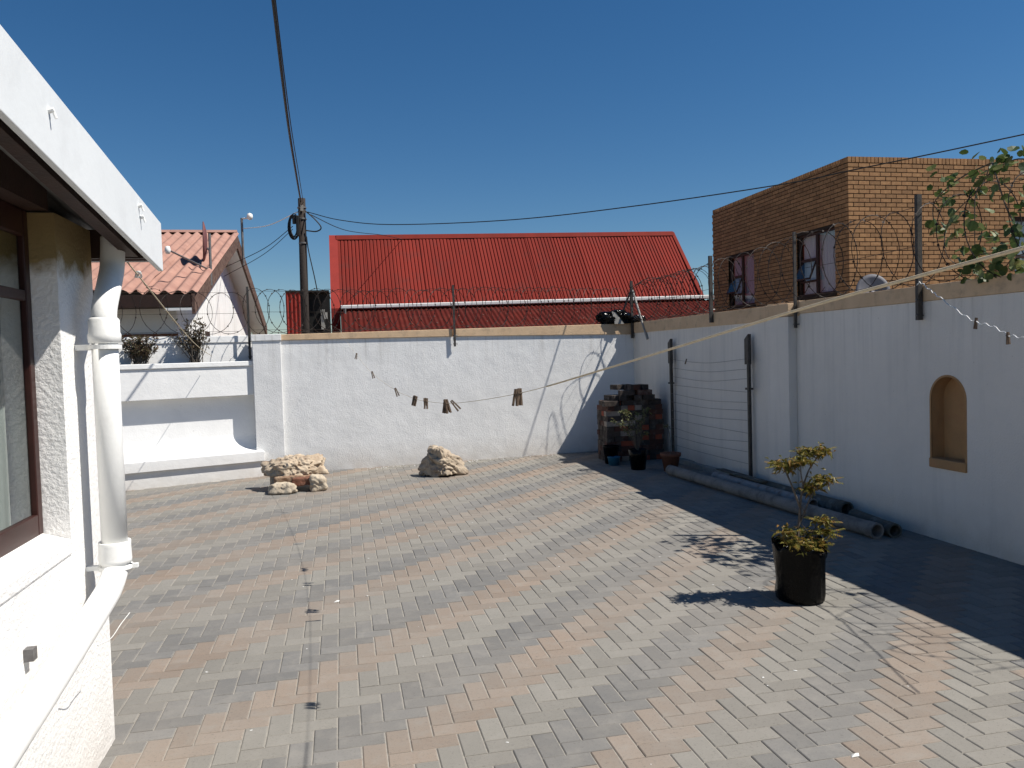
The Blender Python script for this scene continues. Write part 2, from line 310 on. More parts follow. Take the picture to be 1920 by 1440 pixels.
def thing(name, label, cat, loc, group=None):
    o = bpy.data.objects.new(name, None); COL.objects.link(o); o.location = loc; POS[o] = Vector(loc); o.empty_display_size = 0.2
    return tag(o, label, cat, group)
def struct(o): o['kind'] = 'structure'; return o
def stuff(o): o['kind'] = 'stuff'; return o
def lerp(a, b, t): return a+(b-a)*t
def sheet(axis, c, u0, u1, z0, z1):
    """single-skin pane: axis 'x' lies at x=c over y=u0..u1, axis 'y' lies at y=c over x=u0..u1"""
    if axis == 'x': v = [(c, u0, z0), (c, u0, z1), (c, u1, z1), (c, u1, z0)]
    else: v = [(u0, c, z0), (u1, c, z0), (u1, c, z1), (u0, c, z1)]
    return MB().add(v, [(0, 1, 2, 3)])
def curve(pts, n=8):
    """Catmull-Rom through points"""
    P = [Vector(p) for p in pts]; P = [P[0]*2-P[1]]+P+[P[-1]*2-P[-2]]; out = []
    for i in range(1, len(P)-2):
        for k in range(n):
            t = k/n; a, b, c, d = P[i-1], P[i], P[i+1], P[i+2]
            out.append(0.5*((2*b)+(c-a)*t+(2*a-5*b+4*c-d)*t*t+(3*b-a-3*c+d)*t**3))
    out.append(P[-2]); return out
def wall_grid(mb, us, zs, skip, fn):
    """boxes over a u/z grid except the skipped cells; fn(u0,u1,z0,z1)"""
    for i in range(len(us)-1):
        for j in range(len(zs)-1):
            if (i, j) not in skip: fn(mb, us[i], us[i+1], zs[j], zs[j+1])

# ------------------------------------------------------------------ ground and paving
BW = lambda x: 12.04+0.1*x                       # face of the rear wall in plan
WX = 4.80                                        # face of the right-hand wall
HX, HY = -1.04, 3.74                             # house wall face and far corner
g = MB(); g.add([(-150, -150, -0.06), (150, -150, -0.06), (150, 200, -0.06), (-150, 200, -0.06)], [(0, 1, 2, 3)])
struct(g.build('ground', M_GROUND))
y = MB(); y.add([(-4.6, -1.2, -0.0052), (WX+.1, -1.2, -0.0052), (WX+.1, BW(WX)+.1, -0.0052), (-1.0, BW(-1)+.1, -0.0052), (-4.6, 10.9, -0.0052)], [(0, 1, 2, 3, 4)])
yard = struct(y.build('yard_paving', M_JOINT))
PW = 0.102; OX, OY = 2.25*0.102, 0.1*0.102
def paver_shape(lx, ly):
    b = 0.0045; z1 = -0.0035; zb = -0.03; g_ = 0.0024
    a, c = lx/2-g_, ly/2-g_
    v = [(-a, -c, zb), (a, -c, zb), (a, c, zb), (-a, c, zb), (-a, -c, z1), (a, -c, z1), (a, c, z1), (-a, c, z1), (-a+b, -c+b, 0), (a-b, -c+b, 0), (a-b, c-b, 0), (-a+b, c-b, 0)]
    f = [(0, 1, 5, 4), (1, 2, 6, 5), (2, 3, 7, 6), (3, 0, 4, 7), (4, 5, 9, 8), (5, 6, 10, 9), (6, 7, 11, 10), (7, 4, 8, 11), (8, 9, 10, 11)]
    return v, f
SH = {'h': paver_shape(2*PW, PW), 'v': paver_shape(PW, 2*PW)}
PM = {}
for k in 'hv':
    for c in range(3):
        me = bpy.data.meshes.new('paver'); me.from_pydata(SH[k][0], [], SH[k][1]); me.materials.append(M_PAV[c]); me.update(); PM[k, c] = me
pavers = []
for j in range(-12, 127):
    for i in range(-48, 48):
        k = (i-j) % 4
        if k == 0: kind, cx, cy, kk = 'h', (i+1)*PW, (j+.5)*PW, i-j
        elif k == 3: kind, cx, cy, kk = 'v', (i+.5)*PW, (j+1)*PW, i-j
        else: continue
        cx += OX; cy += OY
        if cx > WX+.06 or cx < -4.55 or cy < -1.15 or cy > BW(cx)+.06: continue
        if cx < HX-.06 and cy < HY-.06: continue
        if cx < -1.0 and cy > 11.8+(cx+1.15)*0.364+.05: continue
        st = (kk-2)//4
        c = (0, 1, 2)[(st+9) % 3]
        if rnd.random() < 0.004: c = rnd.randrange(3)
        pavers.append((kind, c, cx, cy))
def seen(cx, cy):
    v = Vector((cx, cy, 0))-Vector((0, 0, CAMH)); d = v.dot(cf)
    if d < .5: return None
    x, yy = 960+FPX*v.dot(cr)/d, 720-FPX*v.dot(cu)/d
    if not (10 < x < 1910 and yy < 1435): return None
    if cx < HX+.12 and cy < HY+.1: return None
    if x < 215: return None
    return d
ds = sorted((d, i) for i, p in enumerate(pavers) for d in [seen(p[2], p[3])] if d is not None)
near = set(i for d, i in ds[:300])
rest = MB()
for i, (k, c, cx, cy) in enumerate(pavers):
    dz = rnd.uniform(-.0014, .0008); tx, ty = rnd.gauss(0, .004), rnd.gauss(0, .004); tz = rnd.gauss(0, .004)
    if i in near:
        o = link('paver', PM[k, c], (cx, cy, dz), yard); o.rotation_euler = (tx, ty, tz)
    else:
        R = Matrix.Translation((cx, cy, dz)) @ Matrix.Rotation(tz, 4, 'Z') @ Matrix.Rotation(tx, 4, 'X') @ Matrix.Rotation(ty, 4, 'Y')
        rest.cur = c; rest.add([R @ Vector(v) for v in SH[k][0]], SH[k][1])
stuff(rest.build('paver_field', M_PAV, yard, recalc=False))

# ------------------------------------------------------------------ rear boundary wall
bwall = thing('boundary_wall', 'sunlit white plastered wall with tan coping behind the two rocks', 'wall', (2, 12.3, 0))
a, b = (-0.86, BW(-.86)), (WX+.2, BW(WX+.2))
MB().seg(a, b, 0, .22, -.05, 1.945).build('wall_panel', M_WALL, bwall)
for x0, x1, z0, z1 in ((-0.845, 1.70, 2.030, 2.062), (1.755, 4.78, 2.062, 2.100)):
    MB().seg((x0, BW(x0)), (x1, BW(x1)), -.022, .24, 1.947-.012*(x0 > 0)*0, z0, 1.947-.03*(x0 > 1), z1).build('coping', M_TAN, bwall, bevel=.006)
pil = thing('wall_pillar', 'white square pillar between the planter bench and the rear wall', 'pillar', (-1.04, 12.0, 0))
pf = lambda x: 11.97+0.1*x
MB().seg((-1.235, pf(-1.235)), (-.845, pf(-.845)), 0, .36, -.05, 1.94).build('shaft', M_WALL, pil, bevel=.006)
MB().seg((-1.25, pf(-1.25)), (-.835, pf(-.835)), -.015, .38, 1.942, 2.035).build('capping', M_WALL, pil, bevel=.006)

# ------------------------------------------------------------------ right boundary wall with arched niche
rwall = thing('boundary_wall', 'shaded white wall on the right with tan top band and arched niche', 'wall', (4.9, 6, 0))
NY, NW, NZ0, NSP = 5.508, 0.182, 0.675, 1.175
m = MB()
m.box(WX, WX+.22, -3, NY-NW, -.05, 1.985); m.box(WX, WX+.22, NY+NW, 12.6, -.05, 1.985); m.box(WX, WX+.22, NY-NW, NY+NW, -.05, NZ0)
m.box(WX+.12, WX+.22, NY-NW, NY+NW, NZ0, 1.985)
arc = [(NY-NW*math.cos(math.pi*i/20), NSP+NW*math.sin(math.pi*i/20)) for i in range(21)]
for i in range(20):
    (y0, z0), (y1, z1) = arc[i], arc[i+1]
    m.add([(WX, y0, z0), (WX, y1, z1), (WX, y1, 1.985), (WX, y0, 1.985)], [(0, 1, 2, 3)])
m.build('wall_panel', M_WALLR, rwall, recalc=False)
nm = MB(); out = [(NY-NW, NZ0)]+arc+[(NY+NW, NZ0)]
e = 0.002
nin = [(NY+(p-NY)*(1-.01), q) for p, q in out]
nm.add([(WX+.118, p, q) for p, q in nin], [tuple(range(len(nin)))])
for i in range(len(nin)-1):
    (p0, q0), (p1, q1) = nin[i], nin[i+1]
    nm.add([(WX-.002, p0, q0), (WX+.118, p0, q0), (WX+.118, p1, q1), (WX-.002, p1, q1)], [(0, 1, 2, 3)])
nich = nm.build('niche', M_NICHE, rwall, recalc=False)
ring = MB(); ro = [(NY+(p-NY)*1.10, NSP+(q-NSP)*1.09 if q > NSP else q) for p, q in out]
for i in range(len(out)-1):
    A, B, C_, D = nin[i], nin[i+1], ro[i+1], ro[i]
    ring.prism([(WX+.004, *A), (WX+.004, *B), (WX+.004, *C_), (WX+.004, *D)], (-.007, 0, 0))
ring.build('arch_surround', M_NICHE, nich)
MB().box(WX-.016, WX+.117, NY-NW-.018, NY+NW+.018, NZ0-.075, NZ0+.004).build('niche_sill', M_NICHE, nich, bevel=.008)
for y0, y1, zb, zt in ((-3, 7.6, 1.987, 2.118), (7.6, 8.24, 1.965, 2.124), (8.24, 12.58, 1.935, 2.106)):
    MB().box(WX-.012-.004*(y0 > 8), WX+.235, y0, y1-.002, zb, zt).build('coping', M_TAN, rwall, bevel=.005)
MB().box(WX-.10, WX-.001, 7.67, 8.10, -.02, 1.962).build('pilaster', M_WALLR, rwall, bevel=.006)
MB().box(WX-.115, WX-.018, 7.655, 8.115, 1.966, 2.10).build('pilaster_cap', M_TAN, rwall, bevel=.006)
k_ = MB()
for i in range(14):
    y0 = 7.0+i*.36; k_.box(WX-.07-rnd.uniform(0, .015), WX-.002, y0+.004, y0+.352, -.02, .06+rnd.uniform(-.01, .015))
k_.build('kerb', M_CONC, rwall, bevel=.008)

# ------------------------------------------------------------------ planter bench
A20 = math.radians(20); BE = Vector((math.cos(A20), math.sin(A20), 0)); BN = Vector((math.sin(A20), -math.cos(A20), 0)); BO = Vector((-1.15, 11.8, 0))
def bp(s, t, z): return BO+BE*s+BN*t+Vector((0, 0, z))
def extr(prof, s0, s1): return MB().prism([bp(s0, t, z) for t, z in prof], BE*(s1-s0))
bench = thing('planter_bench', 'white masonry bench with planter trough above it beside the pillar', 'bench', bp(-1.6, -.2, 0))
L0 = -3.4
extr([(0, -.05), (0, .222), (-.5, .222), (-.5, -.05)], L0, 0).build('plinth', M_BENCH, bench, bevel=.008)
prof = [(.045, .224), (.045, .365)]+[(.02-.32*math.sin(t*math.pi/2*1.0), .368+.24*(1-math.cos(t*math.pi/2))**1.25) for t in [i/12 for i in range(13)]]+[(-.30, 1.165), (-.5, 1.165), (-.5, .224)]
extr(prof, L0, .02).build('seat', M_BENCH, bench, bevel=.006)
extr([(-.14, 1.17), (-.14, 1.588), (-.52, 1.588), (-.52, 1.17)], L0, .05).build('planter', M_BENCH, bench, bevel=.006)
extr([(-.118, 1.59), (-.118, 1.66), (-.17, 1.66), (-.17, 1.59)], L0, .05).build('planter_lip', M_BENCH, bench, bevel=.008)
extr([(-.172, 1.592), (-.172, 1.632), (-.498, 1.632), (-.498, 1.592)], L0, .05).build('planter_soil', M_SOIL, bench)
bk = extr([(-.5, 1.0), (-.5, 1.935), (-.68, 1.935), (-.68, 1.0)], L0, .12).build('back_wall', M_BENCH, bench)
extr([(-.485, 1.937), (-.485, 2.035), (-.70, 2.035), (-.70, 1.937)], L0, .02).build('coping', M_BENCH, bk, bevel=.006)

# ------------------------------------------------------------------ house on the left
house = thing('white_house', 'near white plastered house corner with window, fascia and downpipe', 'house', (-2.5, 2, 0))
RZ = lambda yy: 2.080-0.1147*(yy-3.935)           # underside line of the sloping roof edge
m = MB()
def hb(mb, u0, u1, z0, z1): mb.box(HX-.25, HX, u0, u1, z0, z1)
WY0, WY1, WZ0, WZ1 = 0.9, 3.305, 0.985, 2.24
wall_grid(m, [-1.2, WY0, WY1, HY], [-.05, WZ0, 2.235], {(1, 1)}, hb)
m.box(-5, HX-.251, HY-.25, HY, -.05, 2.2)
m.box(-5, HX-.251, -1.2, -.95, -.05, 2.5)
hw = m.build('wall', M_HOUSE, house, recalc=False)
MB().box(HX-.2, HX-.02, -1.2, WY1-.001, 2.242, 2.40).build('lintel', M_DARKWOOD, house)
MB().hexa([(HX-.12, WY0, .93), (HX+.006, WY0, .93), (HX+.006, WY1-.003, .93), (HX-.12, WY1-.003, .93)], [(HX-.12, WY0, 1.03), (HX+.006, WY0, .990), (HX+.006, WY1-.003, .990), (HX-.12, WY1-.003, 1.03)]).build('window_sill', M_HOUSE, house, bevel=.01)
win = MB()
fx0, fx1 = HX-.118, HX-.092
win.box(fx0, fx1, WY1-.048, WY1-.002, 1.02, WZ1-.002); win.box(fx0, fx1, WY0+.002, WY0+.065, 1.02, WZ1-.002)
win.box(fx0, fx1, WY0+.066, WY1-.049, 1.02, 1.10); win.box(fx0, fx1, WY0+.066, WY1-.049, WZ1-.1, WZ1-.002)
win.box(fx0+.003, fx1-.003, 2.05, 2.11, 1.101, WZ1-.071); win.box(fx0+.003, fx1-.003, 2.111, WY1-.049, 1.90, 1.94)
wf = win.build('window', M_FRAME, house, bevel=.004)
MB().add([(fx0+.012, WY0+.06, 1.09), (fx0+.012, WY1-.06, 1.09), (fx0+.012, WY1-.06, WZ1-.06), (fx0+.012, WY0+.06, WZ1-.06)], [(0, 1, 2, 3)]).build('pane', M_GLASS, wf, recalc=False)
cm = MB(); n = 120; zc0, zc1 = 1.05, 2.2; vs = []
for i in range(n+1):
    yy = lerp(WY0, WY1-.02, i/n); xx = fx0-.09+.018*math.sin(i*.9)+.01*math.sin(i*2.3); vs += [(xx, yy, zc0), (xx, yy, zc1)]
cm.add(vs, [(2*i, 2*i+2, 2*i+3, 2*i+1) for i in range(n)]); cm.build('curtain', M_NET, wf, smooth=True, recalc=False)
bars = MB()
for i in range(9):
    yy = 2.9-i*.2; bars.tube([(fx0-.03, yy, 1.09), (fx0-.03, yy, 2.2)], .007, 6)
bars.tube([(fx0-.03, 1.0, 1.45), (fx0-.03, 3.02, 1.45)], .008, 6); bars.tube([(fx0-.03, 1.0, 1.85), (fx0-.03, 3.02, 1.85)], .008, 6)
bars.build('burglar_bar', M_WHITE, wf)
# roof: fascia along the raking edge, corrugated sheet above, dark boards beneath
Y0, Y1 = -1.6, 3.935
fa = MB().hexa([(-.812, Y0, RZ(Y0)), (-.79, Y0, RZ(Y0)), (-.79, Y1, RZ(Y1)), (-.812, Y1, RZ(Y1))], [(-.812, Y0, RZ(Y0)+.22), (-.79, Y0, RZ(Y0)+.22), (-.79, Y1, RZ(Y1)+.222), (-.812, Y1, RZ(Y1)+.222)]).build('fascia_board', M_FASCIA, house, bevel=.003)
for yy, zo in ((3.52, .175), (3.54, .135), (2.51, .14), (1.4, .13)):
    MB().tube([(-.792, yy, RZ(yy)+zo), (-.776, yy, RZ(yy)+zo+.004)], .008, 8).tube([(-.778, yy, RZ(yy)+zo), (-.772, yy+.004, RZ(yy)+zo-.02)], .0045, 6).build('fascia_hook', M_PVC, fa)
def corr(mb, p, along, width, down, pitch, amp, nrm, ph=0, rows=1, sag=0.0):
    """corrugated sheet: p corner, along unit vector, down full vector"""
    p = Vector(p); along = Vector(along); down = Vector(down); nrm = Vector(nrm).normalized(); n = max(4, int(width/pitch*8)); vs = []; fs = []
    for j in range(rows+1):
        for i in range(n+1):
            u = width*i/n; vs.append(p+along*u+down*(j/rows)+nrm*(amp*math.cos(2*math.pi*u/pitch+ph)))
    w = n+1
    for j in range(rows):
        for i in range(n): fs.append((j*w+i, j*w+i+1, (j+1)*w+i+1, (j+1)*w+i))
    return mb.add(vs, fs)
rs = corr(MB(), (-5.2, Y0, RZ(Y0)+.175), (1, 0, 0), 4.385, (0, Y1-Y0, RZ(Y1)-RZ(Y0)), .076, .009, (0, 0, 1))
rs.build('roof', M_GALV, house, smooth=True, recalc=False)
raf = MB()
for x in (-.86, -1.5, -2.2, -2.9): raf.hexa([(x-.05, Y0, RZ(Y0)+.03), (x, Y0, RZ(Y0)+.03), (x, 3.78, RZ(3.78)+.03), (x-.05, 3.78, RZ(3.78)+.03)], [(x-.05, Y0, RZ(Y0)+.16), (x, Y0, RZ(Y0)+.16), (x, 3.78, RZ(3.78)+.16), (x-.05, 3.78, RZ(3.78)+.16)])
raf.build('rafter', M_DARKWOOD, house)
MB().box(-5.1, -.815, 3.80, 3.835, 2.125, 2.25).build('end_board', M_DARKWOOD, house)
gt = MB().prism([(-5.1, 3.84, 2.225), (-5.1, 3.84, 2.14), (-5.1, 3.86, 2.12), (-5.1, 3.91, 2.12), (-5.1, 3.93, 2.14), (-5.1, 3.935, 2.225)], (4.28, 0, 0))
gt.build('gutter', M_FRAME, house)
DX, DY = -.93, 3.47
dp = MB().tube([(DX, DY, 1.80), (DX, DY, 1.4), (DX, DY, .9)], .049, 24).build('downpipe', M_PVC, house, smooth=True)
MB().tube(curve([(DX, DY, 1.79), (DX, DY+.015, 1.88), (DX-.005, DY+.12, 1.985), (DX-.01, DY+.2, 2.07), (DX-.01, DY+.225, 2.16), (DX-.01, DY+.23, 2.2)], 6), .048, 24).build('offset_bend', M_PVC, dp, smooth=True)
MB().lathe([(.050, -.045), (.060, -.04), (.062, -.01), (.058, .0), (.058, .05), (.052, .058), (.049, .06)], (DX, DY, 1.785), 28).build('socket', M_PVC, dp, smooth=True)
MB().lathe([(.050, -.02), (.061, -.016), (.062, .0), (.060, .055), (.061, .07), (.0595, .075), (.050, .07)], (DX, DY, .862), 28).build('collar', M_PVC, dp, smooth=True)
st = MB(); st.hollow((DX, DY, .838), (DX, DY, .822), .064, .052, 28); st.box(HX+.001, DX-.05, DY-.012, DY+.012, .822, .84); st.box(DX+.055, DX+.085, DY-.01, DY+.01, .822, .838)
st.build('pipe_clamp', M_PVC, dp)
st = MB(); st.hollow((DX, DY, 1.735), (DX, DY, 1.718), .062, .052, 28); st.box(HX+.001, DX-.05, DY-.012, DY+.012, 1.715, 1.738); st.build('pipe_clamp', M_PVC, dp)
MB().tube(curve([(DX, DY, .87), (DX, DY-.015, .82), (DX, DY-.09, .775), (DX, DY-.23, .744), (DX, 2.63, .655), (DX, 2.2, .60), (DX, 1.2, .46)], 8), .049, 24).build('lower_pipe', M_PVC, dp, smooth=True)
st = MB(); st.box(HX+.001, HX+.03, 2.80, 2.835, .70, .74); st.build('pipe_bracket', M_GALV, dp)
MB().tube(curve([(DX+.048, 3.02, .66), (DX+.07, 3.10, .655), (DX+.085, 3.18, .68), (DX+.10, 3.25, .70)], 6), .0016, 5).build('loose_wire', M_CORD, dp)

# ------------------------------------------------------------------ neighbour house with salmon roof (far left)
nh = thing('gabled_house', 'white gabled house with salmon corrugated roof beyond the planter', 'house', (-8, 20, 0))
EX = -2.35; EYF, EYB, EYA = 13.93, 27.1, 20.1; EZ, EZA = 2.83, 4.76
dn = Vector((0, EYF-EYA, EZ-EZA)); nf = Vector((0, -(EZA-EZ), EYA-EYF)).normalized(); nf = Vector((0, -(EZA-EZ), (EYA-EYF))).normalized()
x = EX
for i in range(14):
    w = 0.86; lift = .012 if i % 2 else 0
    mb = corr(MB(), (x-w, EYA, EZA+lift), (1, 0, 0), w+.06, dn*(1+rnd.uniform(-.006, .006)), .215, .034, nf, 0.4, rows=6)
    if i == 1:                                     # broken lifted patch
        for v in mb.v:
            q = Vector((v.x, v.y)); dd = (q-Vector((-2.98, 15.2))).length
            if dd < .55: v.z += .09*(1-dd/.55)
    mb.build('roof_sheet', M_SALMON, nh, smooth=True, recalc=False); x -= w
db = Vector((0, EYB-EYA, EZ-EZA))
corr(MB(), (EX-12, EYA, EZA), (1, 0, 0), 12, db, .215, .034, (0, .3, 1)).build('rear_roof', M_SALMON, nh, smooth=True, recalc=False)
rc = MB()
for i in range(16): rc.prism([(EX-i*.75-.72, EYA-.16, EZA-.01), (EX-i*.75-.72, EYA, EZA+.07), (EX-i*.75-.72, EYA+.16, EZA-.01)], (.74, 0, 0))
rc.build('ridge_cap', M_SALMON, nh)
for s, dv in (('f', dn), ('b', db)):
    ap = Vector((EX-.03, EYA, EZA)); fo = ap+dv*1.0; t = .05; hh = .36
    bb = MB().hexa([ap+Vector((0, 0, -hh)), ap+Vector((t, 0, -hh)), fo+Vector((t, 0, -hh)), fo+Vector((0, 0, -hh))], [ap+Vector((0, 0, -.03)), ap+Vector((t, 0, -.03)), fo+Vector((t, 0, -.03)), fo+Vector((0, 0, -.03))])
    bb.build('bargeboard', M_ROTWOOD, nh)
    so = MB().hexa([ap+Vector((-.42, 0, -.30)), ap+Vector((-.002, 0, -.30)), fo+Vector((-.002, 0, -.30)), fo+Vector((-.42, 0, -.30))], [ap+Vector((-.42, 0, -.26)), ap+Vector((-.002, 0, -.26)), fo+Vector((-.002, 0, -.26)), fo+Vector((-.42, 0, -.26))])
    so.build('soffit', M_WHITE, nh)
GX = EX-.42; FY = EYF+.75
gz = lambda yy: EZA-.27-(EZA-EZ)*abs(yy-EYA)/(EYA-EYF if yy < EYA else EYB-EYA)
MB().prism([(GX, FY, 0), (GX, EYB-.6, 0), (GX, EYB-.6, gz(EYB-.6)), (GX, EYA, gz(EYA)), (GX, FY, gz(FY))], (-.22, 0, 0)).build('gable_wall', M_WALL, nh)
m = MB(); wall_grid(m, [-14, -7.2, -5.9, GX-.221], [0, 1.15, 2.15, 2.9], {(1, 1)}, lambda mb, u0, u1, z0, z1: mb.box(u0, u1, FY, FY+.22, z0, z1))
m.build('front_wall', M_WHITE, nh, recalc=False)
fm = MB(); fm.box(-7.19, -5.91, FY+.08, FY+.12, 1.16, 1.22); fm.box(-7.19, -5.91, FY+.08, FY+.12, 2.08, 2.14); fm.box(-6.58, -6.52, FY+.08, FY+.12, 1.221, 2.079)
nw = fm.build('window', M_FRAME, nh); MB().box(-7.2, -5.9, FY+.15, FY+.16, 1.15, 2.15).build('pane', M_DARK, nw)
MB().box(-14, GX+.02, FY-.03, FY-.002, 0.1, 2.18).build('brick_dado', M_BRICKRED, nh)
MB().box(EX-11.5, EX-.04, EYF+.0, EYF+.035, EZ-.24, EZ-.035).build('eave_board', M_DARKWOOD, nh)
MB().box(EX-11.5, EX-.05, EYF+.04, FY-.035, EZ-.22, EZ-.19).build('eave_soffit', M_DARKWOOD, nh)
v = MB(); v.box(GX-.01, GX+.012, 19.0, 19.35, 3.55, 3.7); v.build('vent', M_WHITE, nh)
v = MB(); v.box(GX-.01, GX+.015, 17.6, 18.15, 2.14, 2.32); v.build('wall_light', M_DARKWOOD, nh)
dish = thing('satellite_dish', 'reddish satellite dish seen edge-on above the salmon roof', 'satellite dish', (-2.5, 16.2, 3.4))
dm = MB(); c = Vector((-2.5, 16.55, 4.02)); ax = Vector((-.988, -.15, .03)).normalized()
e1 = ax.cross(Vector((0, 0, 1))).normalized(); e2 = e1.cross(ax)
vs = [c+ax*.0]; fs = []; nr, ns = 5, 28
for i in range(1, nr+1):
    rr = .40*i/nr
    for j in range(ns): vs.append(c-ax*(-.07*(i/nr)**2)+e1*rr*math.cos(2*math.pi*j/ns)+e2*rr*1.0*math.sin(2*math.pi*j/ns))
fs += [(0, 1+j, 1+(j+1) % ns) for j in range(ns)]
for i in range(nr-1):
    for j in range(ns): fs.append((1+i*ns+j, 1+i*ns+(j+1) % ns, 1+(i+1)*ns+(j+1) % ns, 1+(i+1)*ns+j))
o = dm.add(vs, fs).build('reflector', M_DISHR, dish, smooth=True, recalc=False); so = o.modifiers.new('solid', 'SOLIDIFY'); so.thickness = .02
MB().tube([(-2.33, 15.75, 3.1), (-2.33, 15.8, 4.08)], .025, 8).tube([(-2.33, 15.78, 3.75), (-2.48, 16.5, 3.9)], .02, 8).build('mast', M_GALV, dish)
MB().tube([(-2.36, 15.75, 3.4), (-2.75, 14.3, 3.56)], .016, 6).build('feed_arm', M_GALV, dish)
MB().lathe([(.001, -.07), (.035, -.06), (.05, 0), (.035, .06), (.001, .07)], (-2.77, 14.22, 3.56), 10).build('feed_horn', M_WHITE, dish, smooth=True)
mast = thing('roof_mast', 'thin grey mast with white knob at the peak of the gabled house', 'mast', (-2.28, 20.7, 4.1))
MB().tube([(-2.28, 20.7, 4.05), (-2.28, 20.7, 5.22)], .03, 8).build('tube', M_GALV, mast)
MB().tube([(-2.28, 20.7, 5.2), (-2.1, 20.65, 5.22)], .02, 6).lathe([(.001, -.09), (.06, -.06), (.075, 0), (.06, .06), (.001, .09)], (-2.08, 20.65, 5.25), 12).build('antenna_head', M_WHITE, mast, smooth=True)

# ------------------------------------------------------------------ red roofed house behind the rear wall
rh = thing('red_roofed_house', 'house with steep bright red corrugated roof and white gutter', 'house', (5, 24, 0))
XL, XR = -0.21, 10.62; GZ = lambda x: lerp(3.05, 3.20, (x-XL)/(XR-XL)); RZZ = lambda x: lerp(5.25, 5.40, (x-XL)/(XR-XL)); GYm, RYm = 22.0, 23.97
ns = 13; w = (XR-.03-XL-.2)/ns
for i in range(ns):
    x0 = XL+.2+i*w; mb = MB(); n = 96; vs = []
    for j in range(n+1):
        u = x0+(w+.02)*j/n; o_ = -.03*max(0, math.cos(2*math.pi*u/.1045))**4+(.011 if i % 2 else 0)
        vs += [(u, RYm-.74*o_, RZZ(u)+.67*o_), (u, GYm-.06-.74*o_, GZ(u)-.03+.67*o_)]
    mb.add(vs, [(2*j, 2*j+1, 2*j+3, 2*j+2) for j in range(n)]); mb.build('roof_sheet', M_RED, rh, smooth=True, recalc=False)
vs = [(XL, RYm, RZZ(XL)), (XR, RYm, RZZ(XR)), (XR, RYm+2.0, GZ(XR)), (XL, RYm+2.0, GZ(XL))]
MB().add(vs, [(0, 1, 2, 3)]).build('rear_roof', M_RED, rh, recalc=False)
MB().hexa([(XL+.2, RYm-.13, RZZ(XL)-.10), (XR, RYm-.13, RZZ(XR)-.10), (XR, RYm+.1, RZZ(XR)-.1), (XL+.2, RYm+.1, RZZ(XL)-.1)], [(XL+.2, RYm-.02, RZZ(XL)+.045), (XR, RYm-.02, RZZ(XR)+.045), (XR, RYm+.02, RZZ(XR)+.045), (XL+.2, RYm+.02, RZZ(XL)+.045)]).build('ridge_cap', M_RED, rh)
MB().prism([(XL, RYm+.02, RZZ(XL)+.05), (XL, GYm-.1, 3.02), (XL, GYm-.12, 0), (XL, RYm+2, 0), (XL, RYm+2, 3.1)], (.24, 0, 0)).build('gable_parapet', M_REDW, rh)
vt = MB().hexa([(XR-.06, RYm, RZZ(XR)-.1), (XR+.05, RYm, RZZ(XR)-.1), (XR+.05, GYm-.1, GZ(XR)-.12), (XR-.06, GYm-.1, GZ(XR)-.12)], [(XR-.06, RYm, RZZ(XR)+.03), (XR+.05, RYm, RZZ(XR)+.03), (XR+.05, GYm-.1, GZ(XR)+.02), (XR-.06, GYm-.1, GZ(XR)+.02)])
vt.build('verge_flashing', M_RED, rh)
MB().prism([(XR-.02, RYm, RZZ(XR)-.12), (XR-.02, GYm+.02, GZ(XR)-.1), (XR-.02, GYm+.02, 0), (XR-.02, RYm+1.9, 0), (XR-.02, RYm+1.9, GZ(XR))], (-.2, 0, 0)).build('gable_wall', M_REDW, rh)
MB().hexa([(XL+.25, GYm-.24, 2.99), (11.25, GYm-.24, 3.125), (11.25, GYm-.07, 3.125), (XL+.25, GYm-.07, 2.99)], [(XL+.25, GYm-.24, 3.09), (11.25, GYm-.24, 3.23), (11.25, GYm-.07, 3.23), (XL+.25, GYm-.07, 3.09)]).build('gutter', M_WHITE, rh, bevel=.02)
MB().box(XL+.25, XR-.03, GYm+.02, GYm+.2, 0, 3.0).build('front_wall', M_REDW, rh)
LP = math.tan(math.radians(20)); x0 = XL+.26; i = 0
while x0 < 11.0:
    w = 1.05; x1 = min(x0+w, 11.2); mb = MB(); n = 64; vs = []
    yb = 19.7 if x1 < 9.4 else 19.75
    for j in range(n+1):
        u = lerp(x0, x1+.015, j/n); o_ = .016*math.cos(2*math.pi*u/.13)+(.004 if i % 2 else 0)
        zt = lerp(2.96, 3.09, (u-XL)/(XR-XL)); vs += [(u, GYm-.1, zt+o_), (u, yb, zt-LP*(GYm-.1-yb)+o_)]
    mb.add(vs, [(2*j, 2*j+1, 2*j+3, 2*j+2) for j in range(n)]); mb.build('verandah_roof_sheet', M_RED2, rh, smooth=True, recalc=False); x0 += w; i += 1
sc = MB()
for r_ in range(3):
    for q in range(16):
        u = .5+q*.66; yy = 21.6-r_*.55; zt = lerp(2.96, 3.09, (u-XL)/(XR-XL))-LP*(GYm-.1-yy)+.02
        sc.box(u-.018, u+.018, yy-.02, yy+.02, zt, zt+.02)
sc.build('roof_screws', M_SALMON, rh)
MB().box(XL+.3, 9.4, 19.9, 20.05, 0, 2.2).build('verandah_wall', M_REDW, rh)
pv = MB(); pv.tube([(XL+.36, 21.62, 3.0), (XL+.36, 21.6, 2.2)], .035, 8); pv.build('gutter_downpipe', M_GALV, rh)
shed = thing('red_shed', 'small dark open shed with red side panel behind the utility pole', 'shed', (-.7, 20, 0))
sp = MB(); n = 40; vs = []
for j in range(n+1):
    u = lerp(-1.19, -.72, j/n); vs += [(u, 19.0-.012*math.cos(2*math.pi*u/.09), 0), (u, 19.0-.012*math.cos(2*math.pi*u/.09), 3.22)]
sp.add(vs, [(2*j, 2*j+2, 2*j+3, 2*j+1) for j in range(n)]); sp.build('front_panel', M_REDW, shed, smooth=True, recalc=False)
